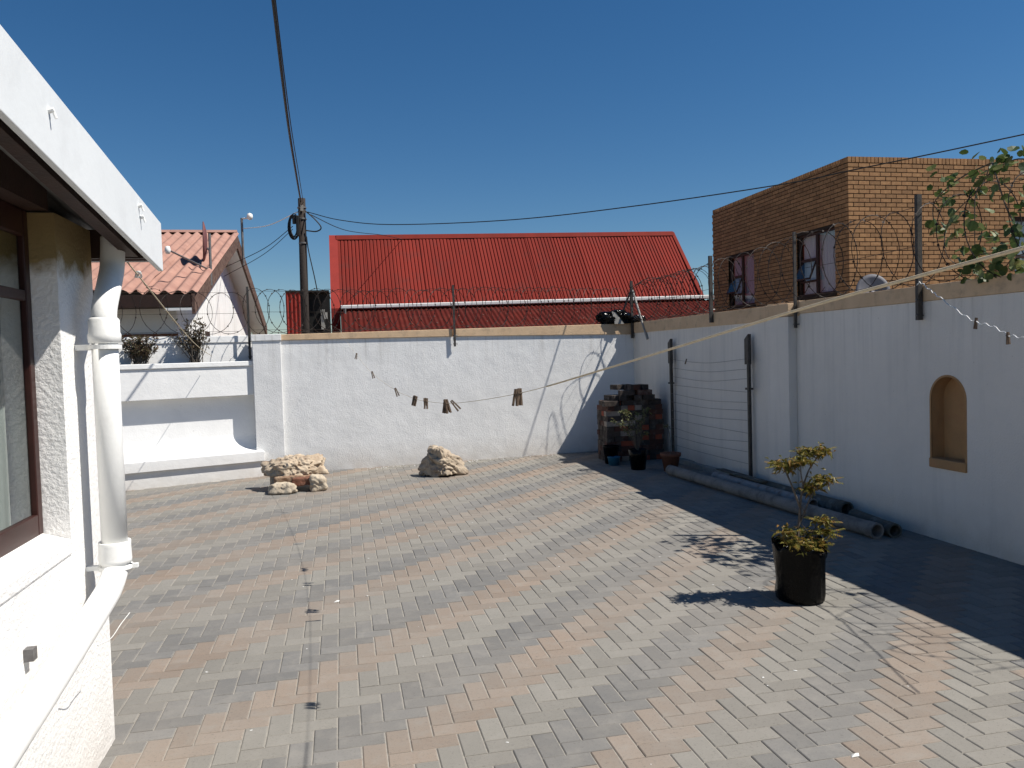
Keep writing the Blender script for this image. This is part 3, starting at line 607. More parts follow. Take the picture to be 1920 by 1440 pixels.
MB().box(-1.2, -1.16, 19.02, 21.2, 0, 3.2).build('side_wall', M_REDW, shed)
MB().box(-1.15, -.22, 20.6, 20.7, 0, 3.2).build('back_wall', M_DARK, shed)
MB().box(-1.2, -.215, 18.98, 21.2, 3.222, 3.265).build('roof', M_DARK, shed)
j_ = MB(); j_.box(-.72, -.225, 19.12, 19.15, 0, 3.2); j_.build('shade_sheet', M_DARK, shed)  # black sheet standing in for the shade inside the open front
j_ = MB(); j_.box(-.42, -.33, 19.05, 19.1, 2.35, 2.82); j_.box(-.36, -.27, 19.03, 19.06, 2.6, 2.75); j_.build('grey_board', M_CONC, shed)

# ------------------------------------------------------------------ brick building (right)
bb = thing('brick_building', 'flat roofed yellow brown face brick building behind the right wall', 'building', (12, 16, 0))
BX, BY, BX1, BY1, BZ = 9.70, 13.64, 17.0, 19.36, 5.27
ft = lambda x: BZ+(x-BX)*.026
BP, CP = 0.2385, 0.0845
W1 = (14.09, 15.44, 2.68, 3.99); W2 = (17.25, 18.52, 2.66, 3.93); W3 = (13.52, 15.0, 2.75, 4.10)
m = MB(); us = [BX+.012, W3[0], W3[1], BX1]; wall_grid(m, us, [0, W3[2], W3[3], BZ-.12], {(1, 1)}, lambda mb, u0, u1, z0, z1: mb.box(u0, u1, BY+.012, BY+.22, z0, z1))
fw = m.build('front_wall', M_MORTAR, bb, recalc=False)
m = MB(); us = [BY+.221, W1[0], W1[1], W2[0], W2[1], BY1-.012]
zs = [0, 2.66, 2.68, 3.93, 3.99, BZ-.12]
sk = {(1, 2), (1, 3), (3, 1), (3, 2)}
wall_grid(m, us, zs, sk, lambda mb, u0, u1, z0, z1: mb.box(BX+.012, BX+.22, u0, u1, z0, z1))
sw = m.build('side_wall', M_MORTAR, bb, recalc=False)
MB().box(BX+.25, BX1, BY+.25, BY1, BZ-.5, BZ-.3).build('roof', M_CONC, bb)
MB().box(BX1-.2, BX1, BY+.23, BY1, 0, BZ-.3).build('rear_wall', M_MORTAR, bb)
brk = bpy.data.meshes.new('brick'); bs = MB().box(0, .222, 0, .10, 0, .068); brk.from_pydata([tuple(v) for v in bs.v], [], bs.f); brk.materials.append(M_BRICK); brk.update()
sol = bpy.data.meshes.new('brick'); bs = MB().box(0, .0745, 0, .10, 0, .228); sol.from_pydata([tuple(v) for v in bs.v], [], bs.f); sol.materials.append(M_BRICK); sol.update()
cand = []; restb = MB(); rows = int((BZ-.12)/CP)
top0 = BZ-.122
def inwin(u0, u1, z0, z1, w): return u1 > w[0] and u0 < w[1] and z1 > w[2]+.01 and z0 < w[3]-.01
for r_ in range(rows):
    z = top0-(r_+1)*CP+.004
    for q in range(32):
        u = BX+q*BP-(BP/2 if r_ % 2 else 0)
        lo, hi = max(u, BX), min(u+.222, BX1)
        if hi-lo < .05: continue
        if inwin(lo, hi, z, z+CP, W3):
            for a_, b_ in ((lo, W3[0]), (W3[1], hi)):
                if b_-a_ > .02: restb.box(a_, b_, BY, BY+.1, z, z+.068)
            continue
        dy = rnd.uniform(-.002, .003)
        full = hi-lo > .215
        if full and BX <= u < 13.75 and z > 2.45: cand.append((u, z, dy))
        else: restb.box(lo, hi, BY+dy, BY+.1, z, z+.068)
random.Random(3).shuffle(cand)
cand.sort(key=lambda c: (c[0] > 13.0) + (c[1] < 2.78))
for i, (u, z, dy) in enumerate(cand):
    if i < 300: link('brick', brk, (u, BY+dy, z), fw)
    else: restb.box(u, u+.222, BY+dy, BY+.1, z, z+.068)
for q in range(86):
    u = BX+q*.0847; dz = (u-BX)*.02
    restb.box(u, u+.069, BY+rnd.uniform(-.002, .003), BY+.2, BZ-.115, BZ-.01+dz*.3)
restb.cur = 0
stuff(restb.build('brick_courses', M_BRICK, fw, recalc=False))
rs_ = MB()
for r_ in range(rows):
    z = top0-(r_+1)*CP+.004
    for q in range(25):
        u = BY+.105+q*BP-(BP/2 if r_ % 2 else 0); lo, hi = max(u, BY+.102), min(u+.222, BY1)
        if hi-lo < .05 or z < 1.2: continue
        hit_ = False
        for w_ in (W1, W2):
            if inwin(lo, hi, z, z+CP, w_):
                hit_ = True
                for a_, b_ in ((lo, w_[0]), (w_[1], hi)):
                    if b_-a_ > .02: rs_.box(BX, BX+.05, a_, b_, z, z+.068)
        if hit_: continue
        dx = rnd.uniform(-.002, .003); rs_.box(BX+dx, BX+.05, lo, hi, z, z+.068)
for q in range(66):
    u = BY+.105+q*.0847; rs_.box(BX+rnd.uniform(-.002, .003), BX+.2, u, u+.069, BZ-.115, BZ-.01)
stuff(rs_.build('brick_courses', M_BRICK, sw, recalc=False))
def side_window(W, cur1, cur2, flip):
    y0, y1, z0, z1 = W; ym = y0+(y1-y0)*.52; t = .045; xa, xb = BX+.06, BX+.11
    f = MB(); f.box(xa, xb, y0, y1, z0, z0+t); f.box(xa, xb, y0, y1, z1-t, z1); f.box(xa, xb, y0, y0+t, z0+t, z1-t); f.box(xa, xb, y1-t, y1, z0+t, z1-t)
    f.box(xa-.002, xb+.002, ym-.035, ym+.035, z0+t, z1-t); zm = z0+(z1-z0)*.58; zl = z0+(z1-z0)*.24
    f.box(xa, xb, ym+.036, y1-t, zm-.03, zm+.03); f.box(xa, xb, ym+.036, y1-t, zl-.02, zl+.02)
    w = f.build('window', M_DARKWOOD, bb)
    sheet('x', xa+.02, ym-.03, y0+t, z0+t, z1-t).build('pane', M_GLASS, w, recalc=False)
    for q0, q1 in ((z0+t, zl-.02), (zm+.03, z1-t)): sheet('x', xa+.02, y1-t, ym+.036, q0, q1).build('pane', M_GLASS, w, recalc=False)
    # outward-tilted hopper sash
    sa = MB(); a_, b_ = zl+.025, zm-.035; o_ = .16
    for ya, yb in ((ym+.04, ym+.07), (y1-t-.03, y1-t)):
        sa.hexa([(xa-o_, ya, a_), (xa-o_+.03, ya, a_), (xa-o_+.03, yb, a_), (xa-o_, yb, a_)], [(xa, ya, b_), (xa+.03, ya, b_), (xa+.03, yb, b_), (xa, yb, b_)])
    sa.box(xa-o_, xa-o_+.03, ym+.07, y1-t-.03, a_, a_+.035); sh = sa.build('sash', M_DARKWOOD, w)
    MB().add([(xa-o_+.01, ym+.07, a_+.035), (xa-o_+.01, y1-t-.03, a_+.035), (xa+.01, y1-t-.03, b_), (xa+.01, ym+.07, b_)], [(0, 1, 2, 3)]).build('sash_pane', M_GLASS, sh, recalc=False)
    for (ya, yb, cm_) in ((y0+.02, ym, cur1), (ym, y1-.02, cur2)):
        vs = []; n = 40
        for i in range(n+1):
            yy = lerp(ya, yb, i/n); xx = xb+.06+.012*math.sin(i*1.1); vs += [(xx, yy, z0+.03), (xx, yy, z1-.03)]
        MB().add(vs, [(2*i, 2*i+2, 2*i+3, 2*i+1) for i in range(n)]).build('curtain', cm_, w, smooth=True, recalc=False)
    MB().box(BX-.03, BX+.06, y0-.05, y1+.05, z0-.06, z0-.003).build('sill', M_MORTAR, w)
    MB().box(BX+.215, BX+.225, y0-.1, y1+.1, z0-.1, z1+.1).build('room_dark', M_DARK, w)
side_window(W1, M_CURTAIN, M_CURTAIN, 0); side_window(W2, M_CURTAINR, M_CURTAINR, 0)
y0, y1, z0, z1 = W3
f = MB(); f.box(y0, y1, BY+.06, BY+.11, z0, z0+.05); f.box(y0, y1, BY+.06, BY+.11, z1-.05, z1); f.box(y0, y0+.05, BY+.06, BY+.11, z0+.05, z1-.05); f.box(y1-.05, y1, BY+.06, BY+.11, z0+.05, z1-.05); f.box(y0+.55, y0+.6, BY+.06, BY+.11, z0+.05, z1-.05); f.box(y0+.05, y0+.55, BY+.06, BY+.11, 3.3, 3.35)
w3 = f.build('window', M_DARKWOOD, bb); sheet('y', BY+.08, y0+.04, y1-.04, z0+.04, z1-.04).build('pane', M_GLASS, w3, recalc=False)
MB().box(y0, y1, BY+.15, BY+.16, z0, z1).build('curtain', M_CURTAIN, w3)
d2 = thing('satellite_dish', 'grey round satellite dish peeking over the right wall before the bricks', 'satellite dish', (10.1, 13.1, 2.3))
c = Vector((9.93, 13.25, 2.62)); ax = Vector((-.35, -.9, .28)).normalized(); e1 = ax.cross(Vector((0, 0, 1))).normalized(); e2 = e1.cross(ax)
vs = [c-ax*.06]; fs = []; nr, ns = 5, 32
for i in range(1, nr+1):
    for j in range(ns): vs.append(c-ax*.06*(1-(i/nr)**2)+e1*.31*i/nr*math.cos(2*math.pi*j/ns)+e2*.36*i/nr*math.sin(2*math.pi*j/ns))
fs += [(0, 1+j, 1+(j+1) % ns) for j in range(ns)]
for i in range(nr-1):
    for j in range(ns): fs.append((1+i*ns+j, 1+i*ns+(j+1) % ns, 1+(i+1)*ns+(j+1) % ns, 1+(i+1)*ns+j))
o = MB().add(vs, fs).build('reflector', M_DISH, d2, smooth=True, recalc=False); so = o.modifiers.new('solid', 'SOLIDIFY'); so.thickness = .018
MB().tube([c-ax*.08, c-ax*.3+Vector((0, 0, -.1)), Vector((9.95, 13.6, 2.3))], .022, 8).build('bracket', M_GALV, d2)
MB().tube([c-e2*.3, c-e2*.3+ax*.35], .012, 6).build('feed_arm', M_GALV, d2)

# ------------------------------------------------------------------ utility pole and overhead cables
up = thing('utility_pole', 'black wooden utility pole with cable coil behind the rear wall', 'pole', (-.68, 17, 0))
MB().tube([(-.74, 17, -.1), (-.70, 17, 2.5), (-.672, 17, 4.99)], .095, 16, r2=.075).build('shaft', M_POLE, up, smooth=True)
cl = MB()
for i in range(6):
    c = Vector((-.83-.012*i % .04, 16.9+.02*i, 4.42-.02*(i % 3))); rx, rz = .085+.012*(i % 3), .24-.02*(i % 2)
    cl.tube([c+Vector((rx*math.cos(t*math.pi/9), .01*math.sin(t), rz*math.sin(t*math.pi/9))) for t in range(19)], .014, 6)
cl.build('cable_coil', M_BLACK, up)
MB().box(-.80, -.735, 16.86, 16.95, 4.2, 4.62).box(-.87, -.801, 16.88, 16.93, 4.45, 4.6).build('junction_box', M_BLACK, up, bevel=.01)
bn = MB(); 
for z in (4.78, 4.55, 4.05): bn.lathe([(.085, 0), (.093, .005), (.093, .03), (.085, .035)], (-.675, 17, z), 16)
bn.build('steel_band', M_GALV, up)
MB().box(-.70, -.64, 16.905, 16.915, 4.72, 4.84).build('number_plate', M_CONC, up)
MB().tube(curve([(-.6, 16.93, 4.72), (-.42, 16.9, 4.55), (-.3, 16.9, 4.38), (-.4, 16.9, 4.3), (-.6, 16.92, 4.32)], 8), .014, 6).build('slack_loop', M_BLACK, up)
MB().tube(curve([(-.6, 16.93, 4.2), (-.57, 16.93, 3.9), (-.48, 16.95, 3.4), (-.4, 17.2, 2.9), (-.3, 17.5, 2.4)], 6), .012, 6).build('stay_wire', M_BLACK, up)
def cable(name, label, pts, r, m_=M_BLACK, cat='cable', n=10, sides=6): return tag(MB().tube(curve(pts, n), r, sides).build(name, m_, smooth=True), label, cat)
cable('overhead_cable', 'thick dark cable rising from the pole over the yard', [(-.69, 16.95, 4.93), (-.60, 13.5, 4.66), (-.527, 10.15, 4.57), (-.469, 7.39, 4.85), (-.43, 5.5, 5.2), (-.3, 0, 6.7), (-.25, -2, 7.3)], .016)
cable('overhead_cable', 'thin second strand beside the thick cable rising from the pole', [(-.64, 16.95, 4.90), (-.56, 13.5, 4.67), (-.50, 10.15, 4.60), (-.452, 7.39, 4.88), (-.41, 5.5, 5.23), (-.27, 0, 6.72), (-.22, -2, 7.32)], .006)
RW = [(-.56, 16.92, 4.70), (.112, 16.374, 4.442), (1.108, 15.435, 4.206), (3.025, 13.629, 4.001), (4.765, 11.99, 3.961), (6.387, 10.462, 3.997), (7.017, 9.869, 4.06), (7.783, 9.146, 4.137), (8.519, 8.453, 4.22), (9.033, 7.968, 4.274), (11, 6.1, 4.6)]
cable('overhead_cable', 'long dark cable sagging from the pole past the brick building', RW, .009)
cable('overhead_cable', 'thin wire running down from the pole behind the red roof', [(-.56, 16.95, 4.68), (.2, 18.6, 4.60), (1.2, 21, 4.85), (2.0, 24.2, 5.2)], .008)
cable('overhead_cable', 'pale wire from the pole to the gabled house mast', [(-.75, 17, 4.72), (-1.5, 18.9, 4.75), (-2.25, 20.65, 4.95)], .010, M_CORD)
cable('overhead_cable', 'upper thin dark wire from pole box to the gabled house', [(-.87, 17, 4.42), (-1.5, 17.6, 4.05), (-2.4, 18.4, 3.75)], .007)
cable('overhead_cable', 'lower thin dark wire from pole box to the gabled house', [(-.87, 17, 4.36), (-1.5, 17.4, 3.9), (-2.4, 18.0, 3.5)], .006)

# ------------------------------------------------------------------ razor wire posts and coils
def rpost(x, y_, z0, z1, label, dark=M_STEEL, w=.022, tilt=(0, 0)):
    t = thing('razor_wire_post', label, 'post', (x, y_, z0), 'posts carrying the razor wire')
    m = MB(); m.hexa([(x-w, y_-w*.8, z0), (x+w, y_-w*.8, z0), (x+w, y_+w*.8, z0), (x-w, y_+w*.8, z0)], [(x-w+tilt[0], y_-w*.8+tilt[1], z1), (x+w+tilt[0], y_-w*.8+tilt[1], z1), (x+w+tilt[0], y_+w*.8+tilt[1], z1), (x-w+tilt[0], y_+w*.8+tilt[1], z1)])
    m.build('upright', dark, t)
    for q in (.04, .17): MB().tube([(x-w-.012, y_, z0+q), (x+w+.03, y_, z0+q)], .008, 6).build('bolt', M_GALV, t)
    return t
rpost(WX-.042, 5.77, 1.83, 2.876, 'tall rusty razor wire post beside the vine on the right wall')
rpost(WX-.042, 7.615, 1.835, 2.855, 'razor wire post by the right wall pilaster', M_STEEL, .014)
rpost(WX-.04, 9.575, 1.98, 2.85, 'dark razor wire post on the right wall before the brick building edge')
rpost(1.735, BW(1.735)-.045, 1.79, 2.74, 'razor wire post standing mid-way along the rear wall', M_STEEL, .015)
rpost(-1.30, 12.12, 1.68, 2.745, 'razor wire post at the end of the bench planter', M_STEEL, .016)
cp = thing('razor_wire_post', 'braced corner razor wire post where the two walls meet', 'post', (4.76, 12.45, 1.85), 'posts carrying the razor wire')
MB().box(4.74, 4.78, 12.43, 12.47, 1.85, 2.80).build('upright', M_STEEL, cp)
MB().tube([(4.75, 12.43, 2.66), (4.55, 12.47, 2.15)], .016, 6).build('brace', M_STEEL, cp)
MB().tube([(4.77, 12.42, 2.64), (4.78, 11.85, 1.82)], .019, 6).build('pale_brace', M_CONC, cp)
def coil(label, p, q, n, R, zc, seed, sq=1.0, tilt=(-.15, .15)):
    rg = random.Random(seed); p = Vector((p[0], p[1], zc)); q = Vector((q[0], q[1], zc)); d = (q-p); dn_ = d.normalized(); side = Vector((-dn_.y, dn_.x, 0))
    per = 26; pts = []; ph = rg.random()*6
    off = [rg.uniform(-.3, .3) for _ in range(n+3)]; rad = [R*rg.uniform(.9, 1.06) for _ in range(n+3)]; tw = [rg.uniform(*tilt) for _ in range(n+3)]
    for i in range(n*per+1):
        t = i/per; k = int(t); fr = t-k; o_ = lerp(off[k], off[k+1], fr); r_ = lerp(rad[k], rad[k+1], fr); w_ = lerp(tw[k], tw[k+1], fr)
        a_ = 2*math.pi*t+ph
        u = (t+o_)/n; u = min(max(u, 0), 1)
        pts.append(p+d*u+side*(r_*.8*math.cos(a_))+Vector((0, 0, r_*math.sin(a_)*sq))+dn_*(w_*math.cos(a_)*R*2))
    t = thing('razor_wire_coil', label, 'razor wire', (p+q)/2-Vector((0, 0, R)), 'razor wire along the wall tops')
    MB().tube(pts, .0042, 4).build('spiral', M_WIRE, t, recalc=False)
    bl = MB()
    for i in range(2, len(pts)-1, 2):
        c = pts[i]; tg = (pts[i+1]-pts[i-1]).normalized(); a1 = tg.cross(Vector((rg.random()-.5, rg.random()-.5, rg.random()-.5))).normalized()
        bl.add([c+tg*.013+a1*.011, c-tg*.013+a1*.011, c-tg*.013-a1*.011, c+tg*.013-a1*.011, c+tg*.004, c-tg*.004], [(0, 4, 5, 1), (2, 5, 4, 3)])
    stuff(bl.build('blades', M_WIRE, t, recalc=False))
    for dz in (R*.93, .0, -R*.8):
        s = rg.uniform(.01, .03); MB().tube([p+Vector((0, 0, dz)), (p+q)/2+Vector((0, 0, dz-s)), q+Vector((0, 0, dz))], .0024, 4).build('tension_wire', M_WIRE, t)
    return t
RWX = WX+.06
coil('tight razor wire spiral on the right wall nearest the corner', (RWX, 12.4), (RWX, 9.6), 15, .34, 2.44, 1)
coil('loose razor wire spiral before the shaded brick windows', (RWX, 9.55), (RWX, 7.64), 6, .35, 2.46, 2)
coil('razor wire spiral before the sunlit bricks and grey dish', (RWX, 7.59), (RWX, 5.80), 6, .36, 2.47, 3)
coil('razor wire spiral overgrown by the vine', (RWX, 5.74), (RWX, 2.6), 9, .36, 2.47, 4)
coil('razor wire spiral on the rear wall between mid post and corner', (4.7, BW(4.7)+.24), (1.76, BW(1.76)+.24), 19, .33, 2.39, 5, tilt=(.3, .6))
coil('razor wire spiral on the rear wall before the utility pole', (1.71, BW(1.71)+.24), (-1.26, BW(-1.26)+.26), 17, .33, 2.38, 6, tilt=(.3, .6))
q0 = bp(-.1, -.6, 0); q1 = bp(-3.3, -.6, 0)
coil('razor wire spiral above the planter bench', (q0.x, q0.y), (q1.x, q1.y), 11, .33, 2.37, 8, tilt=(.3, .6))

# ------------------------------------------------------------------ vine on the razor wire
vine = thing('climbing_vine', 'leafy green vine tangled in the razor wire on the right wall', 'vine', (4.86, 5.1, 2.12))
rv = random.Random(21)
stems = [[(4.9, 4.7, 2.12), (4.8, 4.95, 2.5), (4.7, 5.0, 2.85), (4.85, 5.2, 2.98), (4.95, 5.4, 2.85), (4.85, 5.62, 2.62), (4.8, 5.6, 2.35), (4.85, 5.45, 2.2)],
         [(4.9, 4.6, 2.12), (4.95, 4.8, 2.75), (4.85, 4.95, 2.95), (4.7, 5.15, 2.8), (4.75, 5.25, 2.5), (4.85, 5.35, 2.25)],
         [(4.9, 4.3, 2.12), (4.85, 4.6, 2.3), (4.8, 4.9, 2.25), (4.78, 5.2, 2.3), (4.8, 5.5, 2.22)],
         [(4.85, 5.2, 2.98), (4.8, 5.45, 2.92), (4.78, 5.7, 2.78), (4.8, 5.72, 2.55)],
         [(4.9, 3.9, 2.12), (4.85, 4.2, 2.6), (4.8, 4.5, 2.8), (4.75, 4.8, 2.9)]]
sp_ = []; sm = MB()
for s in stems:
    c = [p-Vector((0, .09, 0)) for p in curve(s, 8)]; sm.tube(c, .007, 5, r2=.003); sp_ += c
sm.build('stem', M_BARK, vine)
lv = MB(); lv.add([(0, 0, 0), (.32, .12, .03), (.52, .5, .06), (.3, .85, .03), (0, 1.0, -.06), (-.3, .85, .03), (-.52, .5, .06), (-.32, .12, .03), (0, .5, -.05)], [(0, 1, 8), (1, 2, 8), (2, 3, 8), (3, 4, 8), (4, 5, 8), (5, 6, 8), (6, 7, 8), (7, 0, 8)])
lme = bpy.data.meshes.new('leaf'); lme.from_pydata([tuple(v) for v in lv.v], [], lv.f); lme.materials.append(M_VINE); lme.update()
hubs = [(4.80, 5.62, 2.93), (4.8, 5.5, 2.86), (4.82, 5.05, 3.0), (4.8, 4.95, 2.9), (4.8, 5.66, 2.55), (4.8, 5.3, 2.36), (4.8, 5.2, 2.28), (4.8, 5.0, 2.28), (4.82, 4.92, 2.5), (4.8, 5.4, 2.62), (4.82, 5.12, 2.2), (4.8, 4.85, 2.7), (4.8, 4.7, 2.35), (4.8, 5.15, 2.2), (4.78, 4.95, 2.2), (4.8, 5.3, 2.2), (4.8, 5.08, 2.34)]
for i in range(300):
    if i < 190: c = Vector(rv.choice(hubs))+Vector((rv.gauss(0, .06), -.09+rv.gauss(0, .085), rv.gauss(0, .065)))
    else: c = rv.choice(sp_)+Vector((rv.gauss(0, .04), rv.gauss(0, .05), rv.gauss(0, .05)))
    c.z = max(c.z, 2.13)
    o = link('leaf', lme, c, vine); s = rv.uniform(.045, .088); o.scale = (s, s, s)
    o.rotation_euler = (rv.gauss(-.6, .8), rv.gauss(0, .6), rv.uniform(0, 6.28))

# ------------------------------------------------------------------ wall-mounted clothes dryer
dry = thing('clothes_dryer', 'wall mounted folding washing line with two steel posts and strings', 'clothes dryer', (4.72, 9.9, 0))
PX_ = WX-.055
for yy in (10.86, 8.60):
    pz = MB().box(PX_-.018, PX_+.018, yy-.02, yy+.02, .0, 1.72).build('post', M_STEEL, dry, bevel=.004)
    MB().prism([(PX_-.03, yy-.045, 1.44), (PX_-.03, yy+.045, 1.44), (PX_-.03, yy+.045, 1.74), (PX_-.03, yy-.045, 1.80)], (.04, 0, 0)).build('hinge_plate', M_STEEL, pz)
    MB().box(PX_-.065, PX_-.035, yy-.11, yy-.075, 1.16, 1.62).box(PX_-.065, PX_-.005, yy-.11, yy-.022, 1.14, 1.165).build('folded_arm', M_STEEL, pz)
for i in range(11):
    z = 1.50-i*.125; sg = rnd.uniform(.01, .05); MB().tube(curve([(PX_-.02, 10.84, z), (PX_-.02, 9.7, z-sg), (PX_-.02, 8.62, z+rnd.uniform(-.02, .02))], 6), .0022, 4).build('string', M_THINLINE, dry)

# ------------------------------------------------------------------ washing lines and pegs
LB = [(1.06, .2, 1.87), (1.001, .994, 1.785), (.98, 1.219, 1.76), (.951, 1.535, 1.722), (.864, 2.492, 1.593), (.774, 3.484, 1.469), (.658, 4.764, 1.36), (.577, 5.651, 1.331), (.541, 6.049, 1.330), (.458, 6.962, 1.362), (.319, 8.495, 1.488), (.187, 9.946, 1.697), (.053, 11.412, 1.957), (.0, 12.06, 2.08)]
lb = curve(LB, 8)
wl_ = thing('washing_line', 'long pale washing line sagging across the yard to the rear wall', 'washing line', (.55, 6, 1.33))
ia = next(i for i, p in enumerate(lb) if p.y > 3.0)
MB().tube(lb[:ia+1], .0032, 8).build('rope', M_ROPE, wl_, smooth=True)
MB().tube(lb[ia:], .0014, 6).build('thin_line', M_ROPE, wl_, smooth=True)
CL = curve([(4.735, 5.765, 2.12), (4.72, 5.705, 2.138), (4.6, 5.448, 2.052), (4.5, 5.246, 1.99), (4.3, 4.81, 1.846), (4.2, 4.558, 1.77), (4.1, 4.319, 1.734), (4.05, 4.144, 1.675), (4.0, 3.977, 1.649), (3.9, 3.666, 1.584), (3.6, 2.8, 1.5)], 8)
CL = [p+Vector((0, 0, .008*math.sin(i*1.3))) for i, p in enumerate(CL)]
tag(MB().tube(CL, .0042, 6).build('washing_line', M_CORD, smooth=True), 'short white cord hanging from the tall post on the right wall', 'washing line')
LA = curve([(-1.0, 3.80, 2.24), (-.95, 4.15, 2.088), (-1.2, 7.0, 1.83), (-1.75, 11.6, 1.74)], 8)
la = thing('washing_line', 'cord stretched from the house eave down to the planter plants', 'washing line', (-1.2, 7, 1.8))
MB().tube(LA, .0034, 6).build('rope', M_ROPE, la, smooth=True)
kn = MB()
for i in range(3): kn.tube([(-.95+.012*math.cos(t)+.003*i, 4.15+.018*math.sin(t), 2.09+.014*math.cos(t+i)) for t in [k*.5 for k in range(14)]], .003, 5)
kn.build('knot', M_CORD, la)
pegm = MB()
for s in (-1, 1):
    pegm.hexa([(s*.010-.0045, -.005, -.055), (s*.010+.0045, -.005, -.055), (s*.010+.0045, .005, -.055), (s*.010-.0045, .005, -.055)], [(s*.0045-.0035, -.005, .022), (s*.0045+.0035, -.005, .022), (s*.0045+.0035, .005, .022), (s*.0045-.0035, .005, .022)])
pegm.tube([(-.009, -.007, .0), (.009, -.007, .0), (.009, .007, .0), (-.009, .007, .0)], .0022, 5)
pme = bpy.data.meshes.new('clothes_peg'); pme.from_pydata([tuple(v) for v in pegm.v], [], pegm.f); pme.materials.append(M_PEG); pme.update()
def at_y(line, yy):
    for a_, b_ in zip(line, line[1:]):
        if (a_.y-yy)*(b_.y-yy) <= 0: return a_.lerp(b_, (yy-a_.y)/((b_.y-a_.y) or 1))
def peg(line, yy, label, grp, roll=0., yaw=0., tip=0., sc=1.):
    p = at_y(line, yy); o = link('clothes_peg', pme, p, None); o.rotation_euler = (tip, roll, yaw); o.scale = (sc, sc, sc)
    tag(o, label, 'clothes peg', grp)
G1 = 'pegs on the long washing line'
peg(lb, 9.93, 'tiny peg on the long washing line, farthest left', G1, .2, .3)
peg(lb, 8.49, 'second farthest peg on the long washing line', G1, -.25, .2)
peg(lb, 6.95, 'lone tilted peg left of the dense peg bunch', G1, -.35, .2)
for w_, dy, r_, yw in (('rightmost', -.04, .3, .4), ('second from right', -.015, -.3, 1.2), ('second from left', .015, .15, 2.2), ('leftmost', .04, -.1, .8)):
    peg(lb, 6.05+dy, 'wooden peg in the dense bunch on the long line, '+w_, G1, r_, yw, rnd.uniform(-.4, .4))
for w_, dy, r_ in (('right', -.02, .12), ('left', .03, -.12)): peg(lb, 5.62+dy, w_+' peg of the pair just right of the dense bunch', G1, r_, .3)
for w_, dy, r_, yw in (('right', -.03, -.2, .2), ('middle', .0, -.3, .5), ('left', .03, .2, .9)): peg(lb, 4.97+dy, w_+' peg of the splayed bunch at the lowest point of the line', G1, r_, yw, .0, 1.15)
peg(lb, 4.76, 'single peg lying aslant right of the splayed bunch', G1, -.7, .1)
for w_, dy, r_, yw in (('right', -.03, .04, .2), ('middle', .0, -.08, .4), ('left', .025, .1, .1)): peg(lb, 3.48+dy, w_+' peg of the upright trio nearest the camera', G1, r_, yw)
peg(CL, 4.558, 'upper dark peg on the white cord at right', 'pegs on the white cord', -.15, 1.5); peg(CL, 4.144, 'lower dark peg on the white cord at right', 'pegs on the white cord', .05, 1.5)
o = link('clothes_peg', pme, (PX_-.02, 10.3, 1.485), None); o.rotation_euler = (0.3, 0, 1.5); tag(o, 'lone peg on the top string of the wall dryer', 'clothes peg')

# ------------------------------------------------------------------ rocks
def rock(name, label, c, planes, amp, pit, seed, m_, cat='rock', sub=6, pitscale=7.0, scale=(1, 1, 1), lean=None, soft=14):
    bm = bmesh.new(); bmesh.ops.create_icosphere(bm, subdivisions=sub, radius=1)
    P = [(Vector(n_).normalized(), h) for n_, h in planes]; off = Vector((seed*3.1, seed*1.7, seed*2.3))
    for v in bm.verts:
        d = v.co.normalized(); r_ = sum((max(d.dot(n_), 0)/h)**soft for n_, h in P)**(-1/soft)
        q = d*r_
        f_ = noise.fractal(q*4.0+off, 1.0, 2.0, 5)
        r_ *= 1+amp*f_
        if pit:
            w_ = q+Vector((noise.noise(q*6+off), noise.noise(q*6-off), noise.noise(q*6+off*2)))*.06
            vd = noise.voronoi(w_*pitscale+off)[0]; k = max(0, .46-vd[0])/.46
            vd2 = noise.voronoi(w_*pitscale*2.1-off)[0]; k2 = max(0, .42-vd2[0])/.42
            msk = max(0, min(1, .55+2.0*noise.noise(q*3.3-off)))
            if lean is not None: msk *= max(0.0, min(1, .25+1.3*d.dot(lean)))
            rg = 1-abs(noise.noise(w_*pitscale*.9+off*2)); rg2 = 1-2*abs(noise.noise(w_*pitscale*2.6-off))
            r_ *= 1-pit*.75*min(1, k*1.6)*msk-pit*.28*min(1, k2*1.5)-pit*1.1*max(0, rg-.72)+pit*.13*rg2
        v.co = d*r_
    for v in bm.verts: v.co = Vector((v.co.x*scale[0], v.co.y*scale[1], v.co.z*scale[2]))
    zmin = min(v.co.z for v in bm.verts)
    for v in bm.verts: v.co.z -= zmin+.008
    me = bpy.data.meshes.new(name); bm.to_mesh(me); bm.free(); me.materials.append(m_)
    me.polygons.foreach_set('use_smooth', [True]*len(me.polygons)); me.update()
    return tag(link(name, me, c), label, cat)
# right rock: leaning peak with flat shaded side on the left and pitted right side
rock('pitted_rock', 'peaked pale rock with holes standing alone near the rear wall', (1.31, 10.80, 0),
     [((-1, 0, .5), .225), ((-.72, -.69, .05), .15), ((.55, -.8, .25), .17), ((.5, 0, .87), .185), ((1, 0, .35), .275), ((0, 1, .2), .2), ((0, 0, -1), .15), ((-.2, 0, 1), .26)],
     .13, .62, 2.0, M_ROCKD, pitscale=7, lean=Vector((.8, -.35, .1)))
rock('pitted_rock', 'broad craggy brown rock resting on stones at the pillar foot', (-.64, 10.47, .17),
     [((0, 0, 1), .125), ((.25, -.5, 1), .135), ((-.5, -.3, 1), .16), ((0, 0, -1), .10), ((1, -.1, .3), .345), ((-1, -.1, .25), .37), ((0, -1, .3), .20), ((0, 1, .2), .24), ((.6, -.8, .1), .26), ((-.6, -.8, .2), .26)],
     .24, .42, 5.0, M_ROCK, pitscale=8)
